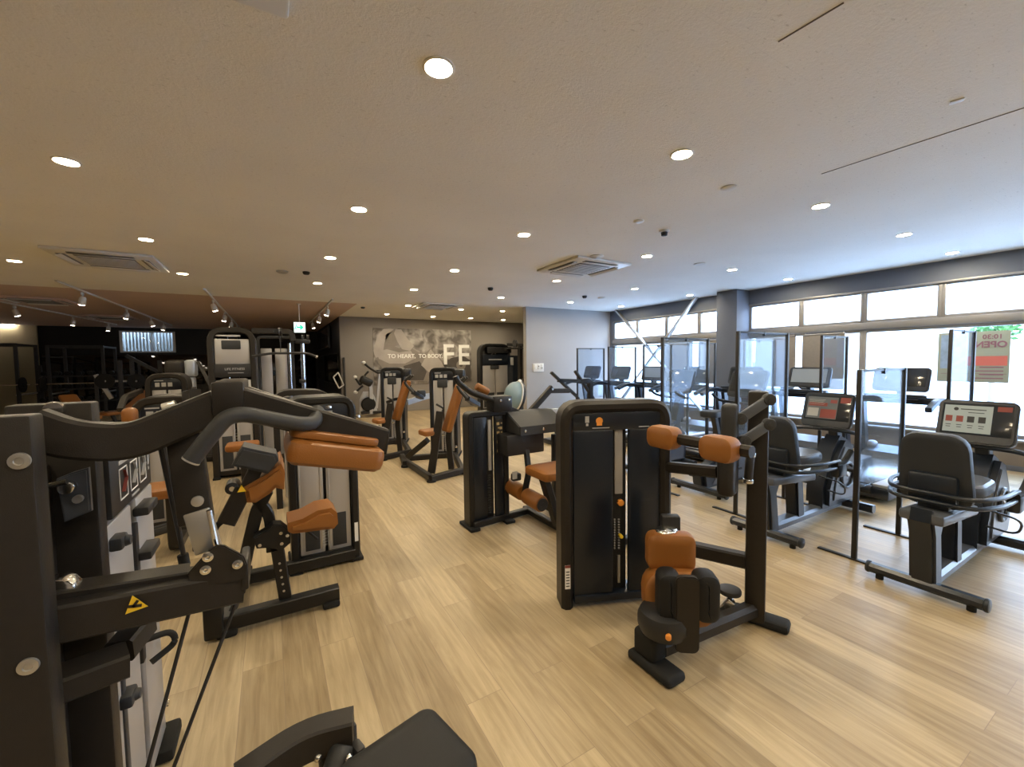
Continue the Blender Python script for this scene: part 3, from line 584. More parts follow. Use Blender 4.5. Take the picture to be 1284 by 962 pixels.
# ------------------------------------------------------------------ weight machines
def tower(t, M, w, d, h, shroud=GR, frame=FR, header=.14, fil=.09, post=.055, z0=.10, stack=.42, ztop=None, feet=True, icons=True):
    """weight-stack housing: arched frame, two shroud panels with a slot, stack, guide rods, placard. x along front, -y front"""
    hx = w/2; ztop = ztop or h-post-header
    G(M).rtube([(-hx+post/2, d/2, 0), (-hx+post/2, d/2, h-post/2), (hx-post/2, d/2, h-post/2), (hx-post/2, d/2, 0)], post, d, up=(0,1,0), fil=fil, c=.012).build('tower_frame', frame, t)
    ix = hx-post; sl = .010
    for s in (-1, 1):
        a, b = sorted((s*sl, s*(ix-.006)))
        p = G(M).mm((a, .03, z0), (b, .055, ztop), .006).mm((a+.012*(s > 0), .022, z0+.01), (a+.012*(s > 0)+.012, .032, ztop-.01), .002).build('shroud_panel', shroud, t)
    G(M).mm((-ix, d-.05, z0-.02), (ix, d-.03, h-post), .003).build('back_panel', BK, t)
    if shroud is GR:
        for s in (-1, 1):
            a, b = sorted((s*.045, s*(ix-.04))); G(M).mm((a, .0265, z0+.03), (b, .0305, z0+stack*.95), .001).build('dark_window', GD, t)
            G(M).mm((s*.03-.006, .0265, z0+.02), (s*.03+.006, .031, ztop-.02), .001).build('shroud_rib', SV, t)
        g = G(M)
        for k in range(13):
            for s in (-1, 1): g.mm((s*.018-.008, .0255, z0+.04+k*stack*.92/13), (s*.018+.008, .0305, z0+.052+k*stack*.92/13), 0)
        g.build('stack_holes', PR, t)
    g = G(M)
    for k in range(13):
        zz = z0+.02+k*stack/13; g.mm((-.085 if 0 else -ix*.8, .075, zz), (ix*.8, d-.08, zz+stack/13*.86), .002)
    g.build('weight_stack', BK, t)
    g = G(M)
    for k in range(13): g.mm((-.012, .066, z0+.03+k*stack/13), (.012, .076, z0+.03+k*stack/13+.014), .001)
    g.build('stack_numbers', PR, t)
    for x in (-.06, .06): G(M).cyl((x, d*.5, z0), (x, d*.5, h-post), .009, 8).build('guide_rod', CH, t)
    G(M).cyl((0, .062, z0+stack), (0, .062, ztop), .004, 6).build('lifting_cable', BK, t)
    if header:
        pl = G(M).mm((-ix, .018, ztop), (ix, .06, h-post), .004).build('placard', NV, t)
        if icons:
            g = G(M); zc = (ztop+h-post)/2; s = header
            g.mm((-ix*.8, .0165, zc+s*.25), (-ix*.2, .0175, zc+s*.32), 0)
            for k in range(3): g.mm((-ix*.75+k*ix*.42, .0165, zc-s*.22), (-ix*.75+k*ix*.42+ix*.3, .0175, zc+s*.12), 0)
            g.build('instruction_print', PR, pl)
    G(M).mm((-ix, .02, z0-.06), (ix, d-.02, z0-.0), .006).build('stack_base', frame, t)
    if feet:
        for s in (-1, 1): G(M).mm((s*(hx-post/2)-.045, -.03, 0), (s*(hx-post/2)+.045, d+.03, .03), .008).build('foot', RB, t)
def loc_m(x, y, rz=0): return Matrix.Translation((x, y, 0)) @ Matrix.Rotation(rz, 4, 'Z')
def sym_tri(g, c, u, v, s): c, u, v = V(c), V(u), V(v); g.poly([c+v*s*.6, c-v*s*.5+u*s*.6, c-v*s*.5-u*s*.6], u.cross(v)*.001); return g

# ===== torso rotation machine in the right foreground
t = thing('torso_rotation_machine', 'torso rotation machine with a black weight tower and tan pads, nearest in the centre right', 'weight machine', (1.85, 1.6, 0))
MB = Matrix(((.922, .387, 0, 1.51), (-.387, .922, 0, 2.02), (0, 0, 1, 0), (0, 0, 0, 1)))
W = .72; D = .17
G(MB).rtube([(.037, D/2, 0), (.037, D/2, 1.262), (W-.037, D/2, 1.262), (W-.037, D/2, 0)], (.074), D, up=(0,1,0), fil=.10, c=.022).build('tower_frame', FR, t)
for a, b in ((.078, .335), (.435, .642)): G(MB).mm((a, .012, .07), (b, .05, 1.12), .014).build('shroud_panel', NV, t)
G(MB).mm((.335, .06, .06), (.435, .08, 1.2), .003).build('slot_back', BK, t)
G(MB).mm((.356, .045, .70), (.408, .058, 1.13), .003).build('weight_column_cover', GR, t)
G(MB).mm((.375, .045, .12), (.392, .058, .30), .002).build('lower_slot_strip', SV, t)
G(MB).mm((.078, .0, .03), (.642, .16, .08), .012).build('stack_base', NV, t)
pl = G(MB).mm((.078, .015, 1.115), (.642, .05, 1.222), .004).build('placard', NV, t)
G(MB).mm((.155, .0135, 1.165), (.18, .0148, 1.205), 0).mm((.16, .0135, 1.145), (.175, .0148, 1.16), 0).build('white_icon', PR, pl); G(MB).lathe((.245, .0148, 1.175), (0,-1,0), [(0,0),(.022,0),(.022,.0015),(0,.0015)], 14).mm((.228, .0135, 1.145), (.262, .0148, 1.165), 0).build('orange_icon', OP, pl)
G(MB).mm((.20, .0135, 1.128), (.31, .0148, 1.133), 0).mm((.50, .0135, 1.128), (.57, .0148, 1.133), 0).build('print_line', PR, pl)
g = G(MB)
for k in range(12): g.mm((.355, .052, .34+k*.017), (.363, .062, .35+k*.017), 0).mm((.382, .052, .34+k*.017), (.392, .062, .348+k*.017), 0)
g.build('stack_numbers', PR, t)
G(MB).cyl((.392, .055, .645), (.392, .03, .645), .021, 16, bev=.004).build('selector_knob', OP, t); G(MB).cyl((.392, .055, .43), (.392, .02, .43), .012, 12, bev=.003).build('selector_pin', YE, t)
st = G(MB).mm((.018, -.002, .135), (.052, .001, .285), 0).build('rating_sticker', WH, t); G(MB).mm((.018, -.0028, .268), (.052, -.0015, .285), 0).build('red_band', RD, st)
g = G(MB)
for k in range(6): g.mm((.024, -.0028, .15+k*.018), (.046, -.0018, .156+k*.018), 0)
g.build('small_print', GD, st)
# base, upright and links
foot = G().mm((1.545, 1.25, 0), (1.675, 1.52, .05), .022, 3).build('front_foot', RB, t); G().mm((1.565, 1.36, .04), (1.68, 1.50, .18), .03, 3).build('foot_column', RB, t)
G().cyl((1.665, 1.385, .17), (1.665, 1.385, .30), .125, 28, bev=.045).build('pivot_base', BK, t)
G().cyl((1.60, 1.30, .235), (1.572, 1.277, .235), .014, 14, bev=.004).build('adjuster_knob', OP, t)
G().rtube([(1.66, 1.40, .085), (2.41, 1.345, .085)], .085, .085, c=.02).build('base_beam', FR, t)
up_c = (2.405, 1.345)
G().box((up_c[0], up_c[1], .69), (.105, .105, 1.34), .014, rz=.5).build('upright', FR, t)
G().box((2.43, 1.33, .025), (.12, .30, .05), .02, rz=.35).build('rear_foot', RB, t)
G().rtube([(2.15, 1.84, .36), (2.39, 1.36, .36)], .07, .085, c=.01).build('cross_bar', FR, t)
G(None).cyl(P(915, 744, Z=.17), P(915, 744, Z=.17)+V(0,0,.03), .062, 20, bev=.008).build('foot_plate', BK, t)
g = G().bar(P(905, 755, Z=.13)+V(0,0,-.05), P(918, 752, Z=.16), .05, .05, bev=.01); g.build('foot_plate_arm', CH, t)
G().box(P(906, 775, Z=.07), (.09, .07, .06), .015, rz=.6).build('foot_pedal', RB, t)
# chest pads on their tube
zt = 1.115; pa, pb, pc, pd = [P(x, y, Z=zt) for x, y in ((826,546),(856,550),(890,558),(943,567))]
ax = (pd-pa).normalized(); fn = V(ax.y, -ax.x, 0)
G().rtube([pa, pd], .055, .055, c=.014).build('pad_tube', FR, t)
for x, y, wd in ((839.5,547,.185),(909,561,.175)):
    c = P(x, y, Z=zt)-fn*.0
    fr_ = fn if fn.dot(EYE-c) > 0 else -fn
    G().pad(c+fr_*.045, ax if (ax.cross(V(0,0,1))).dot(fr_) > 0 else -ax, (0,0,1), wd, .125, .105, .045).build('chest_pad', OR, t)
hub = P(912, 590, p=(2.08,1.42,0), n=(.6,.8,0))
G().box(hub, (.11, .09, .28), .03, rz=.3, seg=3).build('pivot_hub', BK, t)
G().rtube([V(2.16, 1.82, .86), hub+V(.0,.05,-.02)], .06, .065, c=.012).build('swing_arm', FR, t)
G().box(P(915, 528, p=(2.16,1.40,0), n=(.6,.8,0)), (.10, .08, .19), .02, rz=.45, seg=3).build('counter_block', GD, t)
pl1 = dict(p=(2.33,1.25,0), n=(.6,.8,0))
for (x0,y0),(x1,y1) in (((928,525),(964,501)),((933,553),(964,532))):
    a, b = P(x0,y0,**pl1), P(x1,y1,**pl1)
    lk = G().bar(a, b, .03, .052, bev=.008).build('link_arm', GC, t)
    nn = V(-.6,-.8,0)
    for q in (a, b): G().cyl(q-nn*.022, q+nn*.022, .032, 18, bev=.006).cyl(q+nn*.02, q+nn*.026, .012, 12).build('bushing', GD, lk)
a, b = P(941,570,**pl1), P(938,603,**pl1)
dm = G().cyl(a, b, .022, 14, bev=.004).build('damper', BK, t)
for q in (a, b): G().cyl(q-V(0,0,.012), q+V(0,0,.012), .027, 14, bev=.004).build('damper_end', CH, dm)
# seat facing the camera
f = V(-.6, -.8, 0); s_ = V(.8, -.6, 0)
def PB(x, y, d=0): return P(x, y, p=V(1.67, 1.29, 0)-f*d, n=f)
a, b, c = PB(846,722), PB(877,724), PB(861,817)
G().rrect((PB(861,770)), s_, (0,0,1), (b-a).length*.98, (PB(861,722)-c).length, .03, .035, .006).build('knee_plate', FR, t)
for x, y, lab in ((838,744,None),(884,746,None)): G().pad(PB(x, y, .05), s_, (0,0,1), .115, .235, .12, .045).build('knee_pad', VB, t)
G().pad(PB(850,746,.20), s_, V(.12,.16,1), .36, .27, .16, .10).build('seat', OR, t)
G().pad(PB(840,690,.27), s_, (0,0,1), .255, .20, .10, .045).build('back_pad', OR, t)
G().box(PB(840,700,.36), (.10,.06,.5), .01, rz=math.atan2(s_.y,s_.x)).build('back_pad_post', BK, t)
G().ell(PB(836,665,.30), .07, .05, .02).build('pad_cap', CH, t)

# ===== leg extension beside it, farther back
t = thing('leg_extension_machine', 'seated leg machine with tan roller pads and a perforated black tower, behind the torso machine', 'weight machine', (1.95, 3.3, 0))
M = loc_m(1.745, 3.45)
G(M).rtube([(-.185, .07, 0), (-.185, .07, 1.06), (.185, .07, 1.06), (.185, .07, 0)], .05, .14, up=(0,1,0), fil=.03, c=.008).build('tower_frame', FB, t)
for a, b in ((-.16, -.02), (.065, .16)): G(M).mm((a, .01, .05), (b, .05, 1.035), .012).build('shroud_panel', NV, t)
G(M).mm((-.02, .05, .05), (.065, .07, 1.035), .002).build('slot_back', BK, t)
G(M).mm((.0, .02, .52), (.032, .04, 1.0), .003).build('weight_column_cover', GR, t)
pp_ = G(M).mm((.075, .002, .68), (.15, .012, 1.0), .003).build('perforated_placard', BK, t)
g = G(M); rnd = random.Random(3)
for k in range(7): g.mm((.082+.03*(k % 2), -.0, .69+k*.043), (.11+.03*(k % 2), .003, .715+k*.043), 0).mm((.125-.03*(k % 2), -.0, .70+k*.043), (.14-.03*(k % 2), .003, .712+k*.043), 0)
g.build('placard_print', mat('tan_print', (.5,.38,.2), .5, 0, .3, .3, 60), pp_)
g = G(M)
for k in range(16): g.mm((.0, .035, .10+k*.024), (.03, .052, .113+k*.024), .001)
g.build('weight_stack', GD, t)
for s in (-1, 1): G(M).mm((s*.185-.05, -.07, 0), (s*.185+.05, .20, .03), .008).build('foot', RB, t)
G().rtube([(1.56, 3.44, .045), (2.2, 3.50, .045)], .06, .06, c=.008).build('base_rail', FB, t)
G().rtube([(2.2, 3.56, .045), (2.2, 2.45, .045)], .06, .06, c=.008).build('base_rail', FB, t)
G().rtube([(2.42, 3.50, .045), (2.42, 2.45, .045)], .06, .06, c=.008).build('base_rail', FB, t)
G().rtube([(2.05, 2.48, .045), (2.75, 2.48, .045)], .06, .06, c=.008).build('base_rail', FB, t)
def PC(x, y, Y=3.2): return P(x, y, Y=Y)
a, b = PC(652,545), PC(704,540)
x0, x1 = a.x, b.x
hz = (a.z+b.z)/2
G().poly([(x0, 3.2, hz-.02), (x0, 3.2, hz+.075), (x0, 3.46, hz+.19), (x0, 3.55, hz+.19), (x0, 3.55, hz-.02)], (.001,0,0)).b
g = G(); prof = [(3.2, hz-.01), (3.2, hz+.07), (3.44, hz+.18), (3.56, hz+.18), (3.56, hz-.01)]
g.poly([((x0+x1)/2+.03, y, z) for y, z in prof], (x1-x0+.06, 0, 0), .008)
hd = g.build('lever_cover', GD, t)
for x in (.12, .55): q = V(x0+(x1-x0)*x, 3.2, hz+.03); G().cyl(q, q-V(0,.008,0), .012, 12, bev=.002).build('bolt', CH, hd)
G().mm((x0-.10, 3.26, hz-.20), (x1-.16, 3.5, hz-.01), .012).build('lever_housing', BK, t)
# seat and roller
sa = P(646,569,Z=.60); zs = .57
sl, sn, sr = P(647,572,Z=zs), P(667,590,Z=zs), P(706,591,Z=zs)
cen = (P(647,572,Z=zs)+P(712,590,Z=zs))/2
G().pad((2.17, 2.99, zs), (0,-1,0), (1,0,0), .36, .46, .08, .05).build('seat', OR, t)
G().rtube([(2.05, 3.0, .52), (2.2, 3.0, .06)], .09, .07, c=.01).build('seat_post', FB, t)
G().pad((2.52, 3.0, .84), (0,-1,0), V(.25,0,1), .36, .52, .08, .05).build('back_pad', OR, t)
G().rtube([(2.62, 3.0, .9), (2.42, 3.0, .45), (2.2, 3.0, .42)], .06, .05, fil=.06, up=(0,1,0)).build('back_pad_post', FB, t)
for x in (2.42, 2.48): G().box((x, 3.35, .42), (.045, .06, .80), .008).build('upright', FB, t)
ra, rb = P(638,608,X=1.98), P(680,633,X=1.98)
dr = (rb-ra); L_ = dr.length
for a, b in ((0, .46), (.56, 1.0)): G().cyl(ra+dr*a, ra+dr*b, .072, 24, bev=.02).build('ankle_roller', OR, t)
G().cyl(ra+dr*-.05, ra+dr*1.02, .02, 12).cyl(rb, rb+dr.normalized()*.008, .055, 20).build('roller_axle', BK, t)
G().rtube([ra+dr*.5, ra+dr*.5+V(.05,.0,.2), (2.05, 3.3, hz-.1)], .05, .04, fil=.05, up=(0,1,0)).build('swing_arm', FB, t)
G().box(P(647,598,Y=3.3), (.09,.06,.07), .015).build('range_adjuster', GD, t); G().mm(P(645,597,Y=3.25)-V(.02,0,.03), P(645,597,Y=3.25)+V(.03,.004,.04), 0).build('adjuster_label', PR, t)
# raised lever with knee pad over the tower
a = P(626,506,Y=3.45)
lv = G().box(a, (.20, .16, .15), .015).build('lever_plate', FB, t)
for x in (.35, .8): q = V(a.x-.1+.2*x, a.y-.08, a.z+.035); G().cyl(q, q-V(0,.008,0), .012, 12, bev=.002).build('bolt', CH, lv)
for dy in (-.05, .07): G().tube([a+V(-.06,dy,.03), P(590,492,Y=3.45+dy), P(574,479,Y=3.45+dy), P(574,479,Y=3.45+dy)+V(-.02,.0,.05)], .026, fil=.05).build('lever_bar', FB, t)
G().cyl(P(597,484,Y=3.6), P(612,492,Y=3.6), .036, 16, bev=.012).build('lever_roller', OR, t)
G().rtube([a+V(.08,.05,-.04), P(662,520,Y=3.5)+V(0,0,-.02)], .05, .05).build('lever_link', FB, t)
a, b, c = P(660,522,Y=3.6), P(692,486,Y=3.6), P(713,490,Y=3.6)
G().rtube([a, b], .06, .05, up=(0,1,0)).build('handle_arm', FR, t); G().rtube([b-(b-a)*.12, c], .05, .05, up=(0,1,0)).build('handle_arm', FR, t)
for k in (.15, .95): q = a.lerp(b, k); G().cyl(q+V(0,-.03,0), q+V(0,-.04,0), .014, 12).build('bolt', CH, t)
G().mm(P(693,525,Y=4.2)-V(0,0,.12), P(706,512,Y=4.2)+V(.1,.04,0), .01).build('side_cover', SG, t)

# ===== arm curl machine left of the aisle
t = thing('arm_curl_machine', 'preacher curl machine with a tan seat and grey weight tower, left of the aisle', 'weight machine', (.1, 3.1, 0))
M = loc_m(.325, 3.4)
tower(t, M, .48, .36, 1.30, GR, FB, header=.14, stack=.30, z0=.11)
st = G(M).mm((.20, -.002, .15), (.226, .001, .30), 0).build('rating_sticker', WH, t)
G(M).mm((.12, .014, .045), (.165, .018, .085), 0).build('floor_label', WH, t)
G().rtube([(-.20, 3.40, .06), (.52, 3.40, .06)], .07, .08, c=.006).build('base_rail', FB, t)
G().rtube([(-.20, 3.5, .06), (-.30, 2.85, .07)], .07, .08, c=.006).build('base_rail', FB, t)
G().rtube([(-.33, 2.85, .07), (.33, 2.85, .07)], .075, .085, c=.006).build('front_beam', FB, t)
for x in (-.27, .28): G().box((x, 2.85, .02), (.10, .12, .04), .012).build('foot', RB, t)
G().box((-.33, 2.83, .12), (.09, .10, .20), .012).build('beam_end_plate', FB, t)
def PD(x, y, Y=2.88): return P(x, y, Y=Y)
G().rtube([PD(358,750), PD(348,688)], .07, .06, up=(0,1,0)).build('seat_post', FB, t)
g = G()
for k in range(5): q = PD(357,745).lerp(PD(349,695), .15+k*.17); g.cyl(q-V(0,.037,0), q-V(0,.040,0), .007, 8)
g.build('adjuster_holes', SV, t)
ad = G().poly([PD(*q) for q in ((318,672),(335,662),(342,655),(352,655),(364,664),(364,678),(352,688),(338,684),(322,685))], (0,.09,0), .006).build('adjuster_plate', FB, t)
for q in ((352,665),(360,668),(353,678),(326,680)): G().cyl(PD(*q)-V(0,.045,0), PD(*q)-V(0,.055,0), .010, 10).build('bolt', CH, ad)
g = G(); a = [PD(*q) for q in ((360,649),(378,644),(396,634),(413,631),(420,637),(421,650),(416,656),(366,662),(360,659))]
g.poly(a, (0,.26,0), .025); g.build('seat', OR, t, angle=60)
G().tube([PD(362,664), PD(375,662), PD(388,668), PD(398,676)], .008, fil=.03).build('adjuster_lever', BK, t)
G().rtube([PD(299,742,2.95), PD(310,690,2.95), PD(322,640,2.95), PD(335,615,2.95)], .07, .06, up=(0,1,0), fil=.03).build('pad_post', FB, t)
G().rtube([PD(341,690,2.95), PD(338,645,2.95), PD(320,622,2.95), PD(305,612,2.95)], .06, .06, up=(0,1,0), fil=.05).build('pad_post', FB, t)
G().poly([PD(*q, 2.95) for q in ((308,600),(330,588),(352,573),(356,583),(355,603),(345,601),(338,608),(322,618),(312,618))], (0,.46,0), .02).build('arm_pad', OR, t, angle=60)
G().poly([PD(*q, 2.78) for q in ((292,580),(305,557),(346,566),(349,574),(336,590),(300,582)) ], (0,.20,0), .014).build('lever_cover', GD, t)
G().rtube([PD(322,586,2.78), PD(306,618,2.78)], .07, .05, up=(0,1,0)).build('lever_arm', FR, t)
lv = G().rtube([PD(306,612,2.78), PD(284,655,2.78)], .09, .08, up=(0,1,0)).build('lever_weight', FR, t)
G().tube([PD(287,648,2.8), PD(270,660,2.8), PD(267,675,2.8)], .016, fil=.03).build('handle', RB, t)
q = PD(291,613,2.76); G().cyl(q, q+V(0,.12,0), .035, 16, bev=.005).build('pivot', BK, t); G().cyl(q-V(0,.002,0), q-V(0,.008,0), .014, 12).build('bolt', CH, t)
g = G(); sym_tri(g, PD(303,613,2.725), (1,0,0), (0,0,1), .035); g.build('warning_triangle', YE, t)

# ===== big machine in the left foreground
t = thing('leg_press_machine', 'dark foreground machine at left with bolted uprights and a tan pad on its arm', 'weight machine', (-.5, 1.6, 0))
for x0, y0, y1 in ((-.95, 1.19, 1.25), (-.575, 1.52, 1.58)): G().mm((x0, y0, 0), (-.415, y1, 1.455), .006).build('side_upright', FR, t)
for x, y in ((25,578),(36,835)):
    q = P(x, y, Y=1.19); b_ = G().lathe(q, (0,-1,0), [(0,0),(.0165,0),(.016,.005),(.008,.006),(.007,.003),(0,.003)], 24).build('bolt', SV, t)
q = P(0, 535, Y=1.19)
G().lathe(P(68, 514, Y=1.52), (0,-1,0), [(0,0),(.022,0),(.020,.008),(.008,.010),(0,.010)], 18).build('bolt', CH, t)
G().cyl(P(80,735,Y=1.35), P(80,735,Y=1.35)+V(0,-.05,0), .035, 18, bev=.006).build('bolt', CH, t)
xs = -.43
G().mm((-.93, 1.60, .03), (-.46, 2.18, 1.31), .008).build('tower_body', FB, t)
G().mm((-.90, 1.25, .05), (-.50, 1.52, 1.30), .004).build('inner_panel', FR, t)
for a, b in ((1.63, 1.87), (1.935, 2.16)): G().mm((-.455, a, .05), (xs, b, 1.08), .008).build('shroud_panel', GR, t)
G().mm((-.452, 1.655, .05), (-.424, 1.685, .90), .004).build('shroud_channel', GD, t)
G().mm((-.46, 1.60, 1.08), (-.44, 2.16, 1.32), .004).build('shroud_panel', GR, t)
pl = G().mm((-.442, 1.66, 1.09), (-.424, 2.13, 1.275), .006).build('placard', BK, t)
for k, m in ((0, PR), (1, PR), (2, PR)):
    y = 1.74+k*.115; fr_ = G()
    fr_.mm((-.4245, y, 1.125), (-.4225, y+.004, 1.225), 0).mm((-.4245, y+.081, 1.125), (-.4225, y+.085, 1.225), 0).mm((-.4245, y, 1.125), (-.4225, y+.085, 1.129), 0).mm((-.4245, y, 1.221), (-.4225, y+.085, 1.225), 0); fr_.build('picture_frame', WH, pl)
    G().bar((-.424, y+.02, 1.15), (-.424, y+.06, 1.19), .003, .018, up=(1,0,0), bev=0).bar((-.424, y+.06, 1.19), (-.424, y+.045, 1.215), .003, .014, up=(1,0,0), bev=0).build('exercise_figure', RD if k == 0 else PR, pl)
G().mm((-.4245, 1.74, 1.238), (-.4225, 1.87, 1.25), 0).mm((-.4245, 2.085, 1.17), (-.4225, 2.10, 1.22), 0).mm((-.4245, 2.085, 1.15), (-.4225, 2.10, 1.16), 0).mm((-.4245, 1.86, 1.105), (-.4225, 1.95, 1.112), 0).build('print_line', PR, pl)
for z in (1.04, .88): G().mm((-.435, 1.90, z-.018), (-.39, 2.04, z+.012), .006).build('selector_handle', BK, t)
G().mm((-.47, 1.87, .05), (-.455, 1.935, 1.08), .002).build('slot_back', BK, t)
G().mm((-.455, 1.885, .50), (-.425, 1.92, 1.0), .003).build('slot_guide', BK, t)
g = G()
for k in range(16): g.mm((-.456, 1.90, .08+k*.030), (-.444, 1.925, .095+k*.030), .001)
g.build('stack_numbers', PR, t)
for z in (1.02, .53): G().mm((-.435, 1.635, z-.02), (-.40, 1.70, z+.02), .008).lathe((-.40, 1.67, z), (1,0,0), [(0,0),(.018,0),(.014,.012),(0,.015)], 14).build('shroud_clip', GD, t)
G().tube([(-.43, 1.93, .56), (-.36, 1.97, .55), (-.35, 1.99, .49), (-.42, 1.95, .46)], .011, fil=.03).build('pin_handle', RB, t)
G().cyl((-.43, 2.13, .17), (-.41, 2.13, .17), .012, 12, bev=.003).build('bolt', CH, t)
G().mm((-.47, 2.02, 0), (-.385, 2.20, .05), .012).build('foot', RB, t)
bp_ = G().poly([P(x, y, Y=1.45) for x, y in ((72,600),(92,592),(112,586),(116,640),(82,654))], (0,.02,0), .004).build('pulley_bracket', GC, t)
q = P(86,610,Y=1.44); G().cyl(q, q-V(0,.02,0), .016, 14, bev=.003).build('bolt', CH, bp_); q = P(99,625,Y=1.44); G().cyl(q, q-V(0,.012,0), .010, 12).build('bolt', SV, bp_)
G().cyl(P(84,604,Y=1.40), P(70,612,Y=1.40)-V(.05,0,0), .007, 8).build('guide_rod', CH, t)
# beam with pivot bracket
YA = 1.40
def PA(x, y, Y=YA): return P(x, y, Y=Y)
a0, a1 = PA(66,777,1.30), PA(306,740,1.36)
G().rtube([PA(60,775,1.30), PA(303,727,1.36)], .11, .085, c=.006).build('lower_beam', FR, t)
G().mm(PA(302,742,1.30), PA(311,706,1.30)+V(0,.13,0), .006).build('beam_cap', FB, t)
for Y in (1.30, 1.42):
    pb_ = G().poly([PA(x, y, Y) for x, y in ((236,718),(262,690),(272,683),(282,684),(306,697),(310,707),(308,722),(300,728),(238,737))], (0,.014,0), .003).build('pivot_bracket', FR, t)
    if Y == 1.30:
        for x, y in ((261,698),(258,714),(298,707)): q = PA(x, y, Y-.007); G().lathe(q, (0,-1,0), [(0,0),(.013,0),(.012,.006),(.005,.008),(0,.004)], 16).build('bolt', CH, pb_)
g = G(); sym_tri(g, PA(169,757,1.262), (1,0,0.16), (-.16,0,1), .034); g.build('warning_triangle', YE, t)
g = G(); c = PA(169,758,1.2605); g.bar(c+V(-.012,0,-.002), c+V(.012,0,-.006), .002, .006, up=(0,0,1), bev=0).bar(c+V(-.004,0,-.006), c+V(.006,0,.008), .002, .006, up=(1,0,0), bev=0); g.build('warning_figure', BK, t)
# second lower bracket
G().rtube([PA(66,861,1.32), PA(160,826,1.36)], .09, .058, c=.006).build('lower_bracket', FR, t)
G().rtube([PA(150,818,1.40), PA(180,782,1.50)], .06, .06).build('lower_bracket_arm', FR, t)
G().box(PA(160,772,1.45), (.07,.05,.03), .008).build('bracket_block', GD, t)
# rods and ropes
G().cyl(PA(196,525,1.6), PA(231,700,1.75), .011, 10, .007).cyl(PA(196,520,1.6), PA(198,545,1.6), .016, 10).build('gas_spring', BK, t)
G().cyl(PA(229,695,1.75), PA(232,710,1.75), .016, 12, bev=.003).build('gas_spring_foot', RB, t)
for (x0, y0), (x1, y1) in (((240,757),(185,962)),((299,748),(218,962))):
    a = PA(x0, y0, 1.35); b_ = PA(x1, y1, 1.31); e_ = a+(b_-a)*((a.z-.03)/(a.z-b_.z))
    G().tube([a, e_], .0048, seg=8).build('rope', BK, t)
    G().box((e_.x, e_.y, .025), (.10,.06,.05), .01).build('rope_anchor', RB, t)
G().rtube([PA(70,742,1.32), PA(238,716,1.36)], .07, .02, c=.004).build('upper_rail', FR, t)
# lever arm
lv = [PA(218,560,1.42), PA(262,675,1.36)]
G().bar(PA(229,530,1.42), PA(247,655,1.38), .075, .05, up=(0,1,0), bev=.006).build('lever_plate', FR, t)
G().bar(PA(247,640,1.37), PA(262,690,1.36), .058, .03, up=(0,1,0), bev=.004).build('lever_strut', SV, t)
G().cyl(PA(262,640,1.33), PA(272,690,1.33), .007, 10).build('lever_rod', CH, t)
q = PA(248,628,1.345); G().cyl(q, q-V(0,.01,0), .014, 14, bev=.002).build('bolt', SV, t)
# bent cross arm: near bar from the tower up to the apex and down to the pad
pf = [PA(40,535,1.34), PA(90,552,1.34), PA(160,556,1.36), PA(215,533,1.38), PA(285,504,1.40)]
G().rtube(pf, .05, .088, up=(0,0,1), fil=.10, c=.008).build('bent_arm', FR, t)
pf = [PA(62,530,1.52), PA(120,542,1.52), PA(178,540,1.52)]
G().rtube(pf, .03, .05, fil=.06, c=.004).build('bent_arm_rail', FR, t)
G().box((PA(289,496,1.40)+PA(293,496,1.62))/2, (.075, .30, .095), .008).build('apex_block', FR, t)
b0 = [PA(298,503,1.40), PA(481,553,1.40)]
G().rtube([PA(300,504,1.40), PA(480,553,1.40)], .07, .085, c=.006).build('pad_arm', FR, t)
pa2 = [PA(303,500,1.40)+V(0,.16,0), PA(480,553,1.40)+V(0,.16,-.01)]
G().rtube(pa2, .06, .06, c=.006).build('pad_arm', FR, t)
for x, y in ((412,515),(448,526)):
    q = PA(x, y, 1.42)+V(0,0,.008); G().lathe(q, (0,0,1), [(0,0),(.010,0),(.009,.006),(0,.008)], 14).build('bolt', CH, t)
# pad under the arm
u = (PA(482,562,1.40)-PA(360,548,1.40)).normalized()
c = (PA(420,566,1.40))+V(0,.06,0)
G().pad(c+V(0,0,-.002), u, (0,1,0), .275, .30, .075, .03).build('press_pad', OR, t)
G().pad(c+V(0,0,.05)-u*.0, u, (0,1,0), .255, .26, .025, .03).build('press_pad_base', OR, t)
# grip tube
G().tube([PA(240,577,1.30), PA(262,548,1.30), PA(284,523,1.30), PA(305,519,1.31), PA(375,532,1.33), PA(394,531,1.35), PA(398,515,1.40)], .021, fil=.05, seg=16).build('grip_tube', GD, t)
q = PA(240,577,1.30); G().cyl(q, q+(q-PA(262,548,1.30)).normalized()*.004, .0215, 16).build('grip_end', SV, t)

# ===== low machine at the bottom edge
t = thing('leg_raise_bench', 'black end of a low bench with a roller, cut off by the bottom edge', 'weight machine', (.1, 1.2, 0))
def PF(x, y, Z=.45): return P(x, y, Z=Z)
G().rtube([PF(300,985,.44), PF(380,928,.45), PF(443,912,.45)], .075, .085, fil=.08, c=.006).build('frame_beam', FR, t)
bk = G().box(PF(424,936,.40), (.11,.03,.09), .008, rz=.25).build('roller_bracket', BK, t)
for x, y in ((399,950),(437,931),(437,951)): q = PF(x, y, .42); G().ell(q, .012, .012, .012, 12, 8).build('bolt', CH, bk)
G().cyl(PF(430,935,.42), PF(415,990,.36), .038, 18, bev=.006).build('roller', GD, t)
G().box(PF(449,945,.40), (.03,.05,.06), .01, rz=.3).build('end_plate', BK, t)
G().pad(PF(512,972,.46), V(1,.25,0), V(-.25,1,0), .30, .26, .08, .04).build('cushion', VB, t)
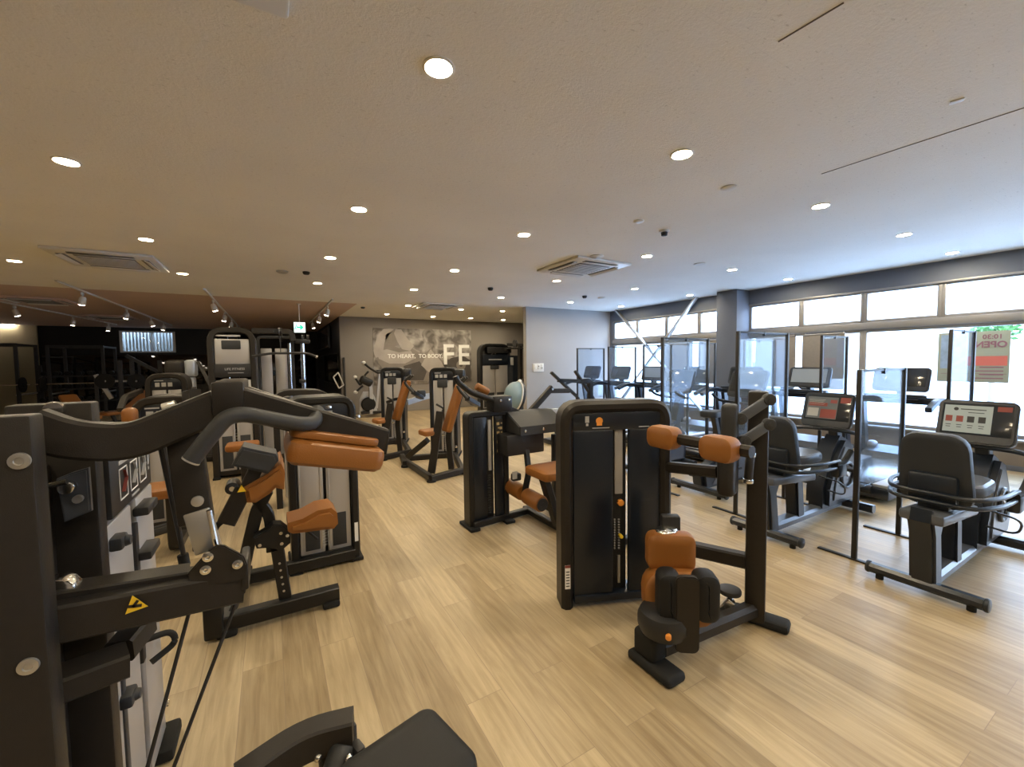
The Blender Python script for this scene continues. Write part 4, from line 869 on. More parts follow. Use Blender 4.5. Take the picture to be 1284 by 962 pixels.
G().rtube([PF(360,960,.38), PF(360,960,.38)*V(1,1,0).x if 0 else V(PF(360,960,.38).x, PF(360,960,.38).y, 0)], .06, .06, up=(1,0,0)).build('leg', FR, t)
c = PF(512,972,.46); G().rtube([V(c.x, c.y, .42), V(c.x, c.y, 0)], .06, .06, up=(1,0,0)).build('leg', FR, t)
G().rtube([V(PF(360,960,.38).x, PF(360,960,.38).y, .08), V(c.x, c.y, .08)], .05, .05).build('base_rail', FR, t)
# ===== two seated chest presses in the middle distance
t = thing('chest_press_machine', 'seated press with tan seat and back pad, nearer of the two before the poster', 'weight machine', (2.385, 6.325, 0), 0, 'seated presses before the poster')
U3, B3 = V(.867, -.499, 0), V(.499, .867, 0)
M = Matrix(((.867, .499, 0, 2.385), (-.499, .867, 0, 6.325), (0, 0, 1, 0), (0, 0, 0, 1)))
tower(t, M, .44, .40, 1.46, GR, FB, header=.15, stack=.40)
G(M).mm((.20, -.03, 1.28), (.34, .22, 1.43), .03).build('pulley_cover', BK, t)
G(M).mm((-.09, -.012, 1.14), (.07, .03, 1.27), .01).build('logo_plate', GD, t)
def PE(x, y, d=.95): return P(x, y, p=V(2.58, 6.21, 0)-B3*d, n=B3)
F0, F1, F2, F3, F4 = [P(*q, Z=.045) for q in ((541,600),(580,590),(508,582),(504,572),(570,570))]
for a, b in ((F0-(F1-F0)*.03, F1), (F2, F3), (F1, F4), (F0, (F2+F3)/2), (F2.lerp(F3,.7), F4)): G().rtube([a, b], .075, .085, c=.012).build('base_rail', FR, t)
for q in (F0, F2, F1): G().lathe(V(q.x,q.y,0), (0,0,1), [(0,0),(.06,0),(.055,.03),(0,.03)], 14).build('foot', RB, t)
seat_c = PE(539,542)
nv = (-U3*.82 - B3*.57).normalized(); wv = V(-nv.y, nv.x, 0)
if wv.dot(U3) < 0: wv = -wv
G().pad(seat_c+V(0,0,.0), wv, nv, .26, .26, .075, .05).build('seat', OR, t)
b0, b1 = PE(560,540), PE(577,483); ud = (b1-b0).normalized()
G().pad((b0+b1)/2, wv, (ud), .20, (b1-b0).length+.04, .085, .04, .85).build('back_pad', OR, t)
G().rtube([PE(541,593,1.05), PE(552,516,1.0)], .10, .07, up=B3).build('upright', FR, t)
G().rtube([PE(566,588,.8), PE(562,545,.8), PE(580,487,.8)], .08, .06, up=B3, fil=.08).build('back_post', FR, t)
G().rtube([PE(512,572,.6), PE(536,552,.85)], .08, .07, up=B3).build('seat_post', FR, t)
for d, xo in ((1.18, 0), (.62, 3)): G().tube([PE(586+xo,500,d), PE(576+xo,489,d), PE(573+xo,483,d), PE(583+xo,473,d)], .022, fil=.05).build('press_handle', BK, t)
G().rtube([PE(586,500,1.18), PE(600,508,.9), PE(592,505,.6)], .07, .06, fil=.05).build('press_arm', FB, t)
G().tube([PE(547,507,1.0), PE(556,512,1.0), PE(554,520,1.0)], .014, fil=.02).build('adjust_lever', BK, t)
for x, y in ((556,545),(572,560),(543,598)): q = PE(x, y, 1.02); G().cyl(q, q-B3*.015, .018, 12, bev=.003).build('bolt', CH, t)
e0 = dup(t, (0,0,0), 0, 'seated press with a pale side lever, farther of the two before the poster')
dv = V(1.99, 7.95, 0)-V(2.385, 6.325, 0); e0.location = V(2.385, 6.325, 0)+dv; e0.rotation_euler = (0,0,.12); e0.scale = (1,1,1)
WM[e0.name] = Matrix.Translation(e0.location)
q0 = P(505,503,Y=7.1); G().rtube([P(504,505,Y=7.2), P(530,498,Y=7.4), P(536,497,Y=7.5)], .05, .10, fil=.05).build('side_lever', SG, e0, label='pale grey side lever')
G().rtube([P(478,505,Y=7.3), P(488,501,Y=7.3), P(504,499,Y=7.3)], .04, .05, fil=.04).build('press_arm', FB, e0)
G().box(P(525,494,Y=7.4), (.14,.12,.14), .03).build('weight_cover', GD, e0)

# ===== tall pulldown tower and cable station at left of the aisle
t = thing('lat_pulldown_machine', 'tall lat pulldown tower with rounded frame and black label bar, left of the exit sign', 'weight machine', (-.43, 6.8, 0))
xl, xr = P(260,455,Y=6.8).x, P(322,455,Y=6.8).x
M = loc_m((xl+xr)/2, 6.8); w_ = xr-xl
tower(t, M, w_, .5, 2.06, GR, FR, header=0, fil=.17, post=.075, z0=.10, stack=.5, ztop=1.34)
G(M).mm((-w_/2+.08, .03, 1.56), (w_/2-.08, .05, 1.90), .006).build('upper_panel', GR, t)
G(M).mm((-.12, .015, 1.76), (.10, .04, 1.88), .015).build('handle_recess', GD, t)
lb = G(M).mm((-w_/2+.07, .01, 1.38), (w_/2-.05, .05, 1.56), .006).build('label_bar', BK, t)
text('LIFE FITNESS', 'lettering', lb, M @ frame_m((.02, .0085, 1.49), (1,0,0), (0,0,1)), .042, PR); G(M).mm((-.06, .0085, 1.435), (.12, .0095, 1.442), 0).build('print_line', PR, lb)
G(M).mm((-.10, .012, 1.25), (.12, .04, 1.36), .015).build('handle_recess', GD, t)
G(M).mm((-w_/2+.1, .02, 1.93), (.1, .04, 1.955), .003).build('upper_strip', PR, t)
xe = P(366,413,Y=6.8).x
G().rtube([(xr-.05, 7.05, 2.03), (xe, 7.05, 2.03), (xe+.02, 7.05, 1.9)], .09, .075, fil=.08).build('pulldown_boom', FR, t)
G().tube([(xe-.2, 6.75, 2.0), (xe-.2, 6.3, 1.98)], .03).build('pulley_arm', FB, t)
lbm = G().tube([P(316,447,Y=6.3), P(340,443,Y=6.3), P(385,443,Y=6.3), P(396,447,Y=6.3)], .016, fil=.08).build('pulldown_bar', BK, t)
G().cyl(P(396,447,Y=6.3), P(398,448,Y=6.3), .02, 12).build('bar_end', SV, lbm)
c = P(352,443,Y=6.3); G().cyl(c, (c.x, c.y, 1.96), .005, 6).build('cable', BK, t); G().lathe((c.x, c.y, 1.97), (1,0,0), [(0,-.015),(.06,-.015),(.05,0),(.06,.015),(0,.015)], 18).build('pulley', BK, t)
G(M).pad((.1, -.55, .52), (1,0,0), (0,1,0), .36, .36, .08, .05).build('seat', OR, t); G(M).rtube([(.1,-.5,.5), (.1,-.5,.05), (.1,.1,.05)], .07, .07, up=(1,0,0), fil=.08).build('seat_post', FR, t)
t = thing('cable_machine', 'cable station with tall pale shrouds and chrome columns, below the exit sign', 'weight machine', (.1, 7.7, 0))
def PH(x, y, Y=7.7): return P(x, y, Y=Y)
a = PH(323,420); b = PH(366,420)
G().rtube([(a.x, 7.7, 0), (a.x, 7.7, 1.98), (b.x, 7.7, 1.98), (b.x, 7.7, 0)], .04, .10, up=(0,1,0), fil=.05).build('tower_frame', GD, t)
for x0, x1 in ((327,341),(345,360)): G().mm((PH(x0,450).x, 7.66, .1), (PH(x1,450).x, 7.74, 1.80), .01).build('shroud_panel', GR, t)
for x in (363, 379): G().cyl((PH(x,450).x, 7.55, .05), (PH(x,450).x, 7.55, 1.88), .026 if x == 363 else .032, 16).build('chrome_column', CH, t)
for x in (352, 368, 380, 386): q = PH(x, 424, 7.55); G().lathe(q-V(.02,0,0), (1,0,0), [(0,0),(.06,0),(.05,.02),(.06,.04),(0,.04)], 16).build('pulley', BK, t)
G().box(PH(379,428,7.55), (.22,.12,.07), .02).build('column_head', BK, t); G().box(PH(379,478,7.52), (.09,.09,.06), .015).build('carriage', BK, t)
G().mm((a.x-.05, 7.4, 0), (PH(392,450).x, 7.9, .06), .01).build('base', FR, t)
g = G().tube([PH(350,446), PH(356,452)], .012); g.build('handle', BK, t)
hd = thing('wall_hook_frame', 'small pale square frame hanging tilted by the corner of the back wall', 'frame', P(424,480,Y=13.0))
q = [P(*z, Y=13.04) for z in ((424,467),(431,483),(425,487),(418,473))]
for i in range(4): G().bar(q[i], q[(i+1) % 4], .03, .05, up=(0,1,0)).build('frame_bar', WHITE, hd)
o = G().mm((P(431,450,Y=13.06).x-.03, 13.03, .3), (P(431,450,Y=13.06).x+.03, 13.09, 1.72), .01).build('wall_post', BK); tag(o, 'thin dark post standing against the back wall at its left corner', 'post')

# ===== pulldown tower by the partition nook
t = thing('lat_pulldown_machine', 'pulldown tower with dark navy label in the nook beside the partition wall', 'weight machine', (6.0, 11.5, 0))
x0, x1 = P(602,450,Y=11.5).x, P(640,450,Y=11.5).x; w_ = x1-x0; M = loc_m((x0+x1)/2, 11.5)
tower(t, M, w_, .25, 2.10, GR, FB, header=0, fil=.28, post=.085, z0=.1, stack=.5, ztop=1.42)
lb = G(M).mm((-w_/2+.09, .0, 1.44), (w_/2-.08, .05, 1.76), .008).build('label_bar', NV, t); G(M).mm((-.24, -.0015, 1.585), (.22, .0, 1.62), 0).build('print_line', PR, lb)
G(M).mm((-w_/2+.25, .0, 1.80), (w_/2+.05, .06, 2.0), .02).build('upper_cover', BK, t)
G(M).mm((-.18, -.01, 1.30), (.12, .04, 1.42), .02).build('handle_recess', GD, t)
G().mm((P(641,450,Y=11.3).x, 11.2, .1), (P(651,450,Y=11.3).x, 11.6, 1.72), .02).build('side_shroud', NV, t); sp_ = G().mm((P(640,450,Y=11.15).x, 11.14, 1.42), (P(643,450,Y=11.15).x+.02, 11.16, 1.66), .004).build('side_placard', PR, t)
G().rtube([(x1-.2, 11.3, 2.06), (P(665,430,Y=10.4).x, 10.4, 2.0)], .09, .09).build('pulldown_boom', FB, t)
for x in (646, 660): q = P(x, 431, Y=10.6); G().lathe(q, (1,0,0), [(0,-.03),(.11,-.03),(.09,0),(.11,.03),(0,.03)], 16).build('pulley', BK, t)
G().rtube([(P(652,440,Y=10.8).x, 10.8, 2.0), (P(652,440,Y=10.8).x, 10.8, .05)], .14, .10, up=(1,0,0)).build('column', FR, t); G().rtube([(P(661,440,Y=10.6).x, 10.6, 2.0), (P(661,440,Y=10.6).x, 10.6, .05)], .09, .07, up=(1,0,0)).build('column', FB, t)
G().tube([P(634,437,Y=10.3), P(660,437,Y=10.3), P(668,437,Y=10.3)], .02).build('pulldown_bar', BK, t)
G().tube([P(664,489,Y=9.6), P(669,491,Y=9.6), P(670,503,Y=9.6)], .025, fil=.05).build('thigh_handle', BK, t)
G().rtube([P(664,489,Y=9.6), (P(655,489,Y=10.6).x, 10.6, 1.0)], .05, .05).build('thigh_arm', FB, t)

# ===== blue half ball on its stand
t = thing('balance_ball', 'pale blue balance half-ball turned on its side on a stand before the partition', 'balance trainer', (4.75, 8.0, 0))
q = P(649,497,Y=8.0); ax = V(-.96, .12, .2).normalized()
R_ = .325
G().lathe(q+ax*.02, ax, [(R_, 0), (R_*.985, .06), (R_*.93, .125), (R_*.83, .18), (R_*.66, .225), (R_*.45, .255), (R_*.2, .272), (0, .276)], 32).build('dome', mat('blue_rubber', (.20,.30,.37), .32, 0, .5, .05, 6), t, angle=60)
G().lathe(q-ax*.05, ax, [(0, 0), (R_*1.0, 0), (R_*1.06, .02), (R_*1.06, .06), (R_*1.0, .08), (0, .08)], 32).build('platform', BK, t); G().torus(q+ax*.03, ax, R_*1.02, .018, 36).build('rim', WHITE, t)
G().rtube([q-ax*.08+V(0,0,-.2), V(q.x+.15, q.y+.1, .05)], .08, .08, up=(1,0,0)).build('stand_post', FR, t); G().box((q.x+.15, q.y+.1, .03), (.5,.5,.06), .02).build('stand_base', FR, t); G().rtube([q-ax*.1+V(0,0,.25), q-ax*.1+V(0,0,-.3)], .09, .05, up=(1,0,0)).build('stand_back', GD, t)
q2 = q-ax*.06+V(0,0,R_*1.02); G().ell(q2, .05, .05, .06).build('plug', WHITE, t)

# ===== machines in the dim left part
def small_machine(name, lab, x0, x1, ytop, Y, shroud, depth=.4):
    a = P(x0, ytop, Y=Y); b = P(x1, ytop, Y=Y); h = (a.z+b.z)/2; w = b.x-a.x
    t = thing(name, lab, 'weight machine', ((a.x+b.x)/2, Y, 0)); M = loc_m((a.x+b.x)/2, Y)
    tower(t, M, w, depth, h, shroud, FR, header=.17, fil=.14, post=.07, stack=.4); return t, M, w, h
t, M, w_, h_ = small_machine('shoulder_press_machine', 'weight machine with rounded frame and pale shroud, left of the tall pulldown tower', 180, 234, 468, 7.6, GR, .45)
G(M).pad((.05, -.6, .50), (1,0,0), (0,1,0), .36, .36, .08, .05).build('seat', OR, t); G(M).pad((.05, -.38, .86), (1,0,0), V(0,.15,1), .32, .5, .08, .05).build('back_pad', OR, t)
G(M).rtube([(.05,-.6,.46),(.05,-.6,.05),(.05,.05,.05)], .08, .08, up=(1,0,0), fil=.1).build('seat_post', FR, t); G(M).rtube([(.05,-.3,1.05),(.05,-.3,.05)], .07, .07, up=(1,0,0)).build('back_post', FR, t)
for s in (-1,1): G(M).rtube([(s*.3,.1,1.2),(s*.36,-.4,1.15),(s*.36,-.62,1.0)], .06, .06, fil=.1).build('press_arm', FR, t)
t, M, w_, h_ = small_machine('row_machine', 'weight machine with squared dark frame right behind the foreground machine', 160, 246, 497, 4.9, GR, .45)
q = P(217,611,Y=4.35); G().pad((q.x, 4.3, q.z), (1,0,0), (0,1,0), .36, .34, .08, .05).build('seat', OR, t); G().rtube([(q.x, 4.3, q.z-.05), (q.x, 4.3, .05), (q.x, 4.9, .05)], .08, .08, up=(1,0,0), fil=.1).build('seat_post', FR, t)
for dy in (0, .09): G().tube([P(206,676,Y=4.3)+V(-.3,dy,.02), P(222,660,Y=4.3)+V(0,dy,0), P(255,657,Y=4.3)+V(0,dy,0)], .03, fil=.08).build('foot_rail', GD, t)
G().rtube([P(245,660,Y=4.3), V(P(245,660,Y=4.3).x, 4.3, .0)], .05, .05, up=(1,0,0)).build('foot_rail_leg', FR, t)
G().rtube([(P(225,503,Y=4.5).x, 4.9, P(225,503,Y=4.5).z), (P(245,497,Y=4.3).x, 4.3, P(245,497,Y=4.3).z)], .08, .12).build('lever_arm', FR, t)
G().cyl(P(204,513,Y=4.4), P(222,508,Y=4.4), .045, 16, bev=.01).build('roller_pad', SV, t); G().box(P(163,523,Y=4.7), (.10,.14,.16), .04, seg=3).build('chest_pad', OR, t)
t = thing('assisted_dip_machine', 'grey column machine with a tan rounded top, just left of the tall pulldown tower', 'weight machine', (-1.6, 8.6, 0))
q = P(234,452,Y=8.6); G().mm((q.x-.09, 8.5, 0), (q.x+.09, 8.8, 1.35), .02).build('column', SG, t); G().mm((q.x-.28, 8.5, 1.36), (q.x-.02, 8.8, 1.64), .06, 3).build('head_cover', FR, t); G().mm((q.x-.02, 8.48, 1.36), (q.x+.12, 8.82, 1.64), .04, 3).build('head_panel', SG, t)
G().rtube([(q.x+.15, 8.6, 1.6), (q.x+.38, 8.3, 1.1), (q.x+.42, 8.2, .6)], .05, .05, fil=.1, up=(0,1,0)).build('swing_arm', FR, t); G().box((q.x, 8.65, .04), (.9, 1.0, .08), .02).build('base', FR, t)
G().pad((q.x+.5, 8.0, 1.0), (1,0,0), V(0,.5,1), .3, .45, .08, .05).build('back_pad', OR, t); G().rtube([(q.x+.5, 8.1, 1.0),(q.x+.5, 8.1, .05),(q.x, 8.6, .05)], .07, .07, up=(1,0,0), fil=.1).build('pad_post', FR, t)
t = thing('rounded_rail_machine', 'machine with a rounded top rail behind the long foreground arm', 'weight machine', (.2, 5.2, 0))
def PR_(x, y): return P(x, y, Y=5.2)
pts = [V(PR_(345,495).x, 5.2, 0), V(PR_(345,495).x, 5.2, PR_(345,492).z), PR_(405,491), PR_(424,512), V(PR_(424,512).x, 5.2, 0)]
G().rtube(pts, .06, .30, up=(0,1,0), fil=.14).build('tower_frame', FR, t)
xa, xb = pts[0].x+.06, pts[-1].x-.06
G().mm((xa, 5.08, .1), ((xa+xb)/2-.02, 5.12, pts[1].z-.2), .008).build('shroud_panel', GR, t); G().mm(((xa+xb)/2+.02, 5.08, .1), (xb, 5.12, pts[1].z-.2), .008).build('shroud_panel', GR, t); G().mm((xa, 5.2, .08), (xb, 5.24, pts[1].z-.1), .004).build('back_panel', BK, t)
G().mm((xa, 5.06, pts[1].z-.19), (xb, 5.1, pts[1].z-.05), .004).build('placard', NV, t)
# ===== free-weight corner
def rack(x, y, w, d, h, lab):
    t = thing('power_rack', lab, 'power rack', (x, y, 0), 0, 'power racks in the dark corner'); M = loc_m(x, y)
    for sx in (-1,1):
        for sy in (0,1): G(M).rtube([(sx*w/2, sy*d, 0), (sx*w/2, sy*d, h)], .075, .075, up=(1,0,0)).build('upright', GD, t)
        G(M).rtube([(sx*w/2, 0, .04),(sx*w/2, d, .04)], .07, .07).build('base_rail', GD, t); G(M).rtube([(sx*w/2, 0, h-.04),(sx*w/2, d, h-.04)], .06, .06).build('top_rail', GD, t)
        G(M).tube([(sx*w/2*.95, -.02, .75), (sx*w/2*.95, d, .75)], .025).build('safety_bar', SV, t)
    for yy in (0, d): G(M).rtube([(-w/2, yy, h-.03),(w/2, yy, h-.03)], .06, .06).build('cross_bar', GD, t)
    return t
x0 = P(23,470,Y=17.6).x; x1 = P(58,470,Y=17.6).x
rack(x0-.62, 17.6, 1.2, 1.2, 2.25, 'dark power rack leftmost in the dim corner'); rack(x1+.66, 17.6, 1.2, 1.2, 2.2, 'dark power rack right of the first one in the dim corner')
for i, xx in enumerate((x0-.62, x1+.66)):
    b = thing('barbell', 'barbell resting across the %s power rack in the dim corner' % ('leftmost', 'second')[i], 'barbell', (xx, 17.5, 1.05), 0, 'barbells on the power racks')
    G().cyl((xx-.88, 17.52, 1.05), (xx+.88, 17.52, 1.05), .016, 10).build('bar', CH, b)
    for s in (-1,1):
        G().lathe((xx+s*.70, 17.52, 1.05), (s,0,0), [(0,0),(.22,0),(.22,.04),(.07,.04),(.07,.06),(0,.06)], 22).build('weight_plate', RB, b)
def drack(x, y, n, tiers, lab, dl):
    t = thing('dumbbell_rack', lab, 'dumbbell rack', (x, y, 0)); M = loc_m(x, y); L_ = n*.26
    for s in (-1,1): G(M).rtube([(s*L_/2, .35, 0), (s*L_/2, .35, .35+tiers*.42)], .07, .07, up=(1,0,0)).build('post', GD, t); G(M).rtube([(s*L_/2, -.15, .03), (s*L_/2, .45, .03)], .07, .06).build('foot', GD, t)
    first = None
    for k in range(tiers):
        zz = .45+k*.40
        for yy in (-.02+.10*k, .18+.10*k): G(M).rtube([(-L_/2, yy, zz), (L_/2, yy, zz)], .03, .05).build('tray_rail', GD, t)
        for s in (-1,1): G(M).rtube([(s*L_/2, -.02+.1*k, zz-.02), (s*L_/2, .35, zz-.02)], .03, .05).build('tray_arm', GD, t)
        for i in range(n):
            px = x-L_/2+.13+i*.26; py = y+.08+.10*k; r = .055+.004*i
            if first is None:
                first = thing('dumbbell', dl % 'x', 'dumbbell', (px, py, zz+.096), 0, 'dumbbells on the rack')
                Mo = Matrix.Translation((px, py, zz+.096))
                G(Mo).cyl((0,-.13,0), (0,.13,0), .016, 10).build('grip', CH, first)
                for s in (-1,1): G(Mo).cyl((0,s*.06,0), (0,s*.16,0), .065, 16, bev=.012).build('head', RB, first)
            else: dup(first, (px, py, zz+.096), 0, 'x')
    return first
first = drack(P(112,490,Y=18.2).x, 18.2, 9, 3, 'three-tier dumbbell rack against the dark mirror under the far window', '%s')
for o in list(bpy.data.objects):
    if o.parent is None and o.name.startswith('dumbbell') and o.get('category') == 'dumbbell': o['label'] = 'dark dumbbell with chrome grip lying on the rack under the far window'
def bench(x, y, rz, lab):
    t = thing('weight_bench', lab, 'bench', (x, y, 0), rz, 'benches in the dark corner'); M = loc_m(x, y, rz)
    G(M).pad((-.25,0,.46), (0,1,0), (1,0,0), .3, .40, .08, .04).build('seat', OR, t); G(M).pad((.35,0,.68), (0,1,0), V(.75,0,.55), .3, .80, .08, .04).build('back_pad', OR, t)
    G(M).rtube([(-.5,0,.05),(.75,0,.05)], .07, .07).build('base_beam', GD, t)
    for xx in (-.5,.75): G(M).rtube([(xx,-.28,.03),(xx,.28,.03)], .06, .06).build('cross_foot', GD, t)
    G(M).rtube([(-.25,0,.44),(-.1,0,.06)], .06, .06, up=(0,1,0)).build('post', GD, t); G(M).rtube([(.35,0,.62),(.5,0,.06)], .06, .06, up=(0,1,0)).build('post', GD, t)
bench(P(150,500,Y=13).x, 13.2, .9, 'tan inclined bench in the dim left area below the far window'); bench(P(95,520,Y=12).x, 12.4, 2.2, 'tan bench in the dim left area in front of the power racks')
t = thing('plate_loaded_machine', 'dim lever machine with pale arms between the racks and the far window', 'weight machine', (-3.8, 15, 0))
def PL(x, y): return P(x, y, Y=15)
G().rtube([PL(158,446), PL(205,470)], .09, .09, up=(0,1,0)).build('lever_arm', GD, t); G().rtube([PL(120,470), PL(140,500)], .09, .09, up=(0,1,0)).build('lever_arm', SV, t)
for x in (150, 165, 200): G().rtube([PL(x,452), V(PL(x,452).x, 15, 0)], .09, .09, up=(1,0,0)).build('upright', GD, t)
G().rtube([V(PL(120,470).x,15,.05), V(PL(205,470).x,15,.05)], .09, .09).build('base_beam', GD, t); G().rtube([PL(120,470), V(PL(120,470).x, 15, .05)], .07, .07, up=(1,0,0)).build('upright', GD, t)
for x in (132, 172): q = PL(x, 478); G().lathe(q, (0,-1,0), [(.03,0),(.2,0),(.2,.05),(.03,.05)], 22).build('weight_plate', RB, t)
G().rtube([PL(132,478)+V(0,.0,0), PL(172,478)], .05, .05).build('plate_axle', SV, t)

# ===== indoor cycle and rower by the back wall
t = thing('indoor_cycle', 'indoor cycle with dark flywheel by the left end of the back wall', 'exercise bike', (2.5, 12.6, 0))
def PS(x, y, Y=12.3): return P(x, y, Y=Y)
q = PS(462,507); G().lathe(q+V(0,.05,0), (0,-1,0), [(0,0),(.18,0),(.20,.03),(.20,.08),(.17,.11),(.08,.12),(0,.12)], 30).build('flywheel', RB, t); G().poly([q+V(-.24,.09,-.28),q+V(.26,.09,-.28),q+V(.22,.09,.15),q+V(.12,.09,.36),q+V(-.12,.09,.36),q+V(-.22,.09,.15)], (0,.06,0), .02).build('wheel_guard', SV, t)
G().rtube([PS(465,519), PS(465,488), PS(463,478)], .09, .12, up=(0,1,0), fil=.1).build('frame_post', SV, t)
G().rtube([PS(453,519)+V(0,0,.03), PS(478,518)+V(0,0,.03)], .12, .07).build('front_foot', FR, t); G().rtube([PS(466,519)+V(0,0,.04), PS(472,515,13.0)+V(0,.0,.0)], .09, .08).build('base_beam', FR, t)
G().tube([PS(445,473), PS(452,484), PS(458,470), PS(462,466)], .03, fil=.08).build('handlebar', FB, t); G().tube([PS(456,455), PS(464,462), PS(474,468), PS(482,466)], .032, fil=.08).build('handlebar', FB, t)
G().box(PS(459,478), (.36,.2,.22), .06, rot=Matrix.Rotation(.5,3,'Y'), seg=3).build('body_cover', FB, t); G().pad(PS(476,466,12.6), (1,0,0), (0,1,0), .22, .3, .10, .06).build('saddle', GD, t); G().rtube([PS(476,468,12.6), PS(472,512,12.6)], .07, .07, up=(0,1,0)).build('seat_post', SV, t)
for x, y in ((456,455),(445,473),(446,492)): G().ell(PS(x,y), .06,.05,.05).build('bar_tip', WHITE, t)
G().tube([PS(446,492), PS(455,484)], .03).build('pedal_arm', FB, t)
# ===== cardio by the windows
SCREENM = mat('lit_screen', (.10,.11,.12), .15, 0, .6, .05, 4, emis=(.55,.60,.62), estr=.25)
SCRD = mat('dark_display', (.020,.024,.030), .12, 0, .6, .05, 4)
SCRP = mat('screen_pale_page', (.26,.30,.30), .3, 0, .4, .03, 8, emis=(.5,.62,.62), estr=.12)
def console(t, M, w, h, name='console', page=None):
    """flat console; local x = right, y = up, z = towards the user"""
    c = G(M).rrect((0,0,0), (1,0,0), (0,1,0), w, h, .045, .05, .012).build(name, BC, t)
    s = G(M).mm((-w*.44, -h*.30, .0245), (w*.44, h*.42, .027), .001).build('screen', SCRD, c)
    if page == 'white':
        G(M).mm((-w*.41, -h*.26, .027), (w*.20, h*.37, .0278), 0).build('screen_page', SCRP, c)
        for x in (-.34,-.20,-.06,.08): G(M).mm((w*x-w*.045, -h*.02, .0278), (w*x+w*.045, h*.12, .0284), 0).build('screen_icon', RD if x < -.1 else GD, c)
        g = G(M); g.mm((-w*.2, h*.27, .0278), (w*.12, h*.29, .0284), 0).mm((-w*.1, h*.2, .0278), (w*.1, h*.215, .0284), 0).lathe((-w*.26, h*.28, .0278), (0,0,1), [(0,0),(.014,0),(.014,.0006),(0,.0006)], 12)
        for x in (-.34,-.20,-.06,.08): g.mm((w*x-w*.035, -h*.10, .0278), (w*x+w*.035, -h*.085, .0284), 0).mm((w*x-w*.03, -h*.15, .0278), (w*x+w*.03, -h*.135, .0284), 0)
        g.build('screen_text', GD, c); G(M).mm((w*.25, h*.27, .027), (w*.42, h*.38, .0278), 0).build('red_tab', RD, c)
    elif page == 'map':
        G(M).mm((-w*.41, -h*.26, .027), (w*.20, h*.37, .0278), 0).build('screen_page', mat('screen_grey_page', (.09,.10,.105), .3, 0, .4, .05, 8, emis=(.3,.33,.35), estr=.06), c)
        G(M).mm((-w*.38, h*.10, .0278), (w*.0, h*.2, .0284), 0).mm((-w*.12, -h*.24, .0278), (w*.19, h*.02, .0284), 0).mm((w*.05, h*.2, .0278), (w*.18, h*.30, .0284), 0).build('screen_blocks', RD, c)
        g = G(M)
        for k in range(5): g.mm((-w*.38, h*.28-k*h*.035, .0278), (-w*.02*(k % 3)-w*.05, h*.29-k*h*.035, .0284), 0)
        g.mm((-w*.38, -h*.20, .0278), (-w*.16, h*.04, .0282), 0); g.build('screen_text', PR, c); G(M).mm((w*.24, h*.22, .027), (w*.43, h*.38, .0278), 0).build('red_tab', RD, c)
    elif page == 'lit':
        G(M).mm((-w*.42, -h*.28, .027), (w*.42, h*.40, .0278), 0).build('screen_page', SCREENM, c)
    return c
def con_m(M, x, z, tilt):
    """console frame in machine space: facing -x (the user), leaning back by tilt"""
    xa = V(0,-1,0); ya = V(math.sin(tilt), 0, math.cos(tilt)); return M @ frame_m((x, 0, z), xa, ya)
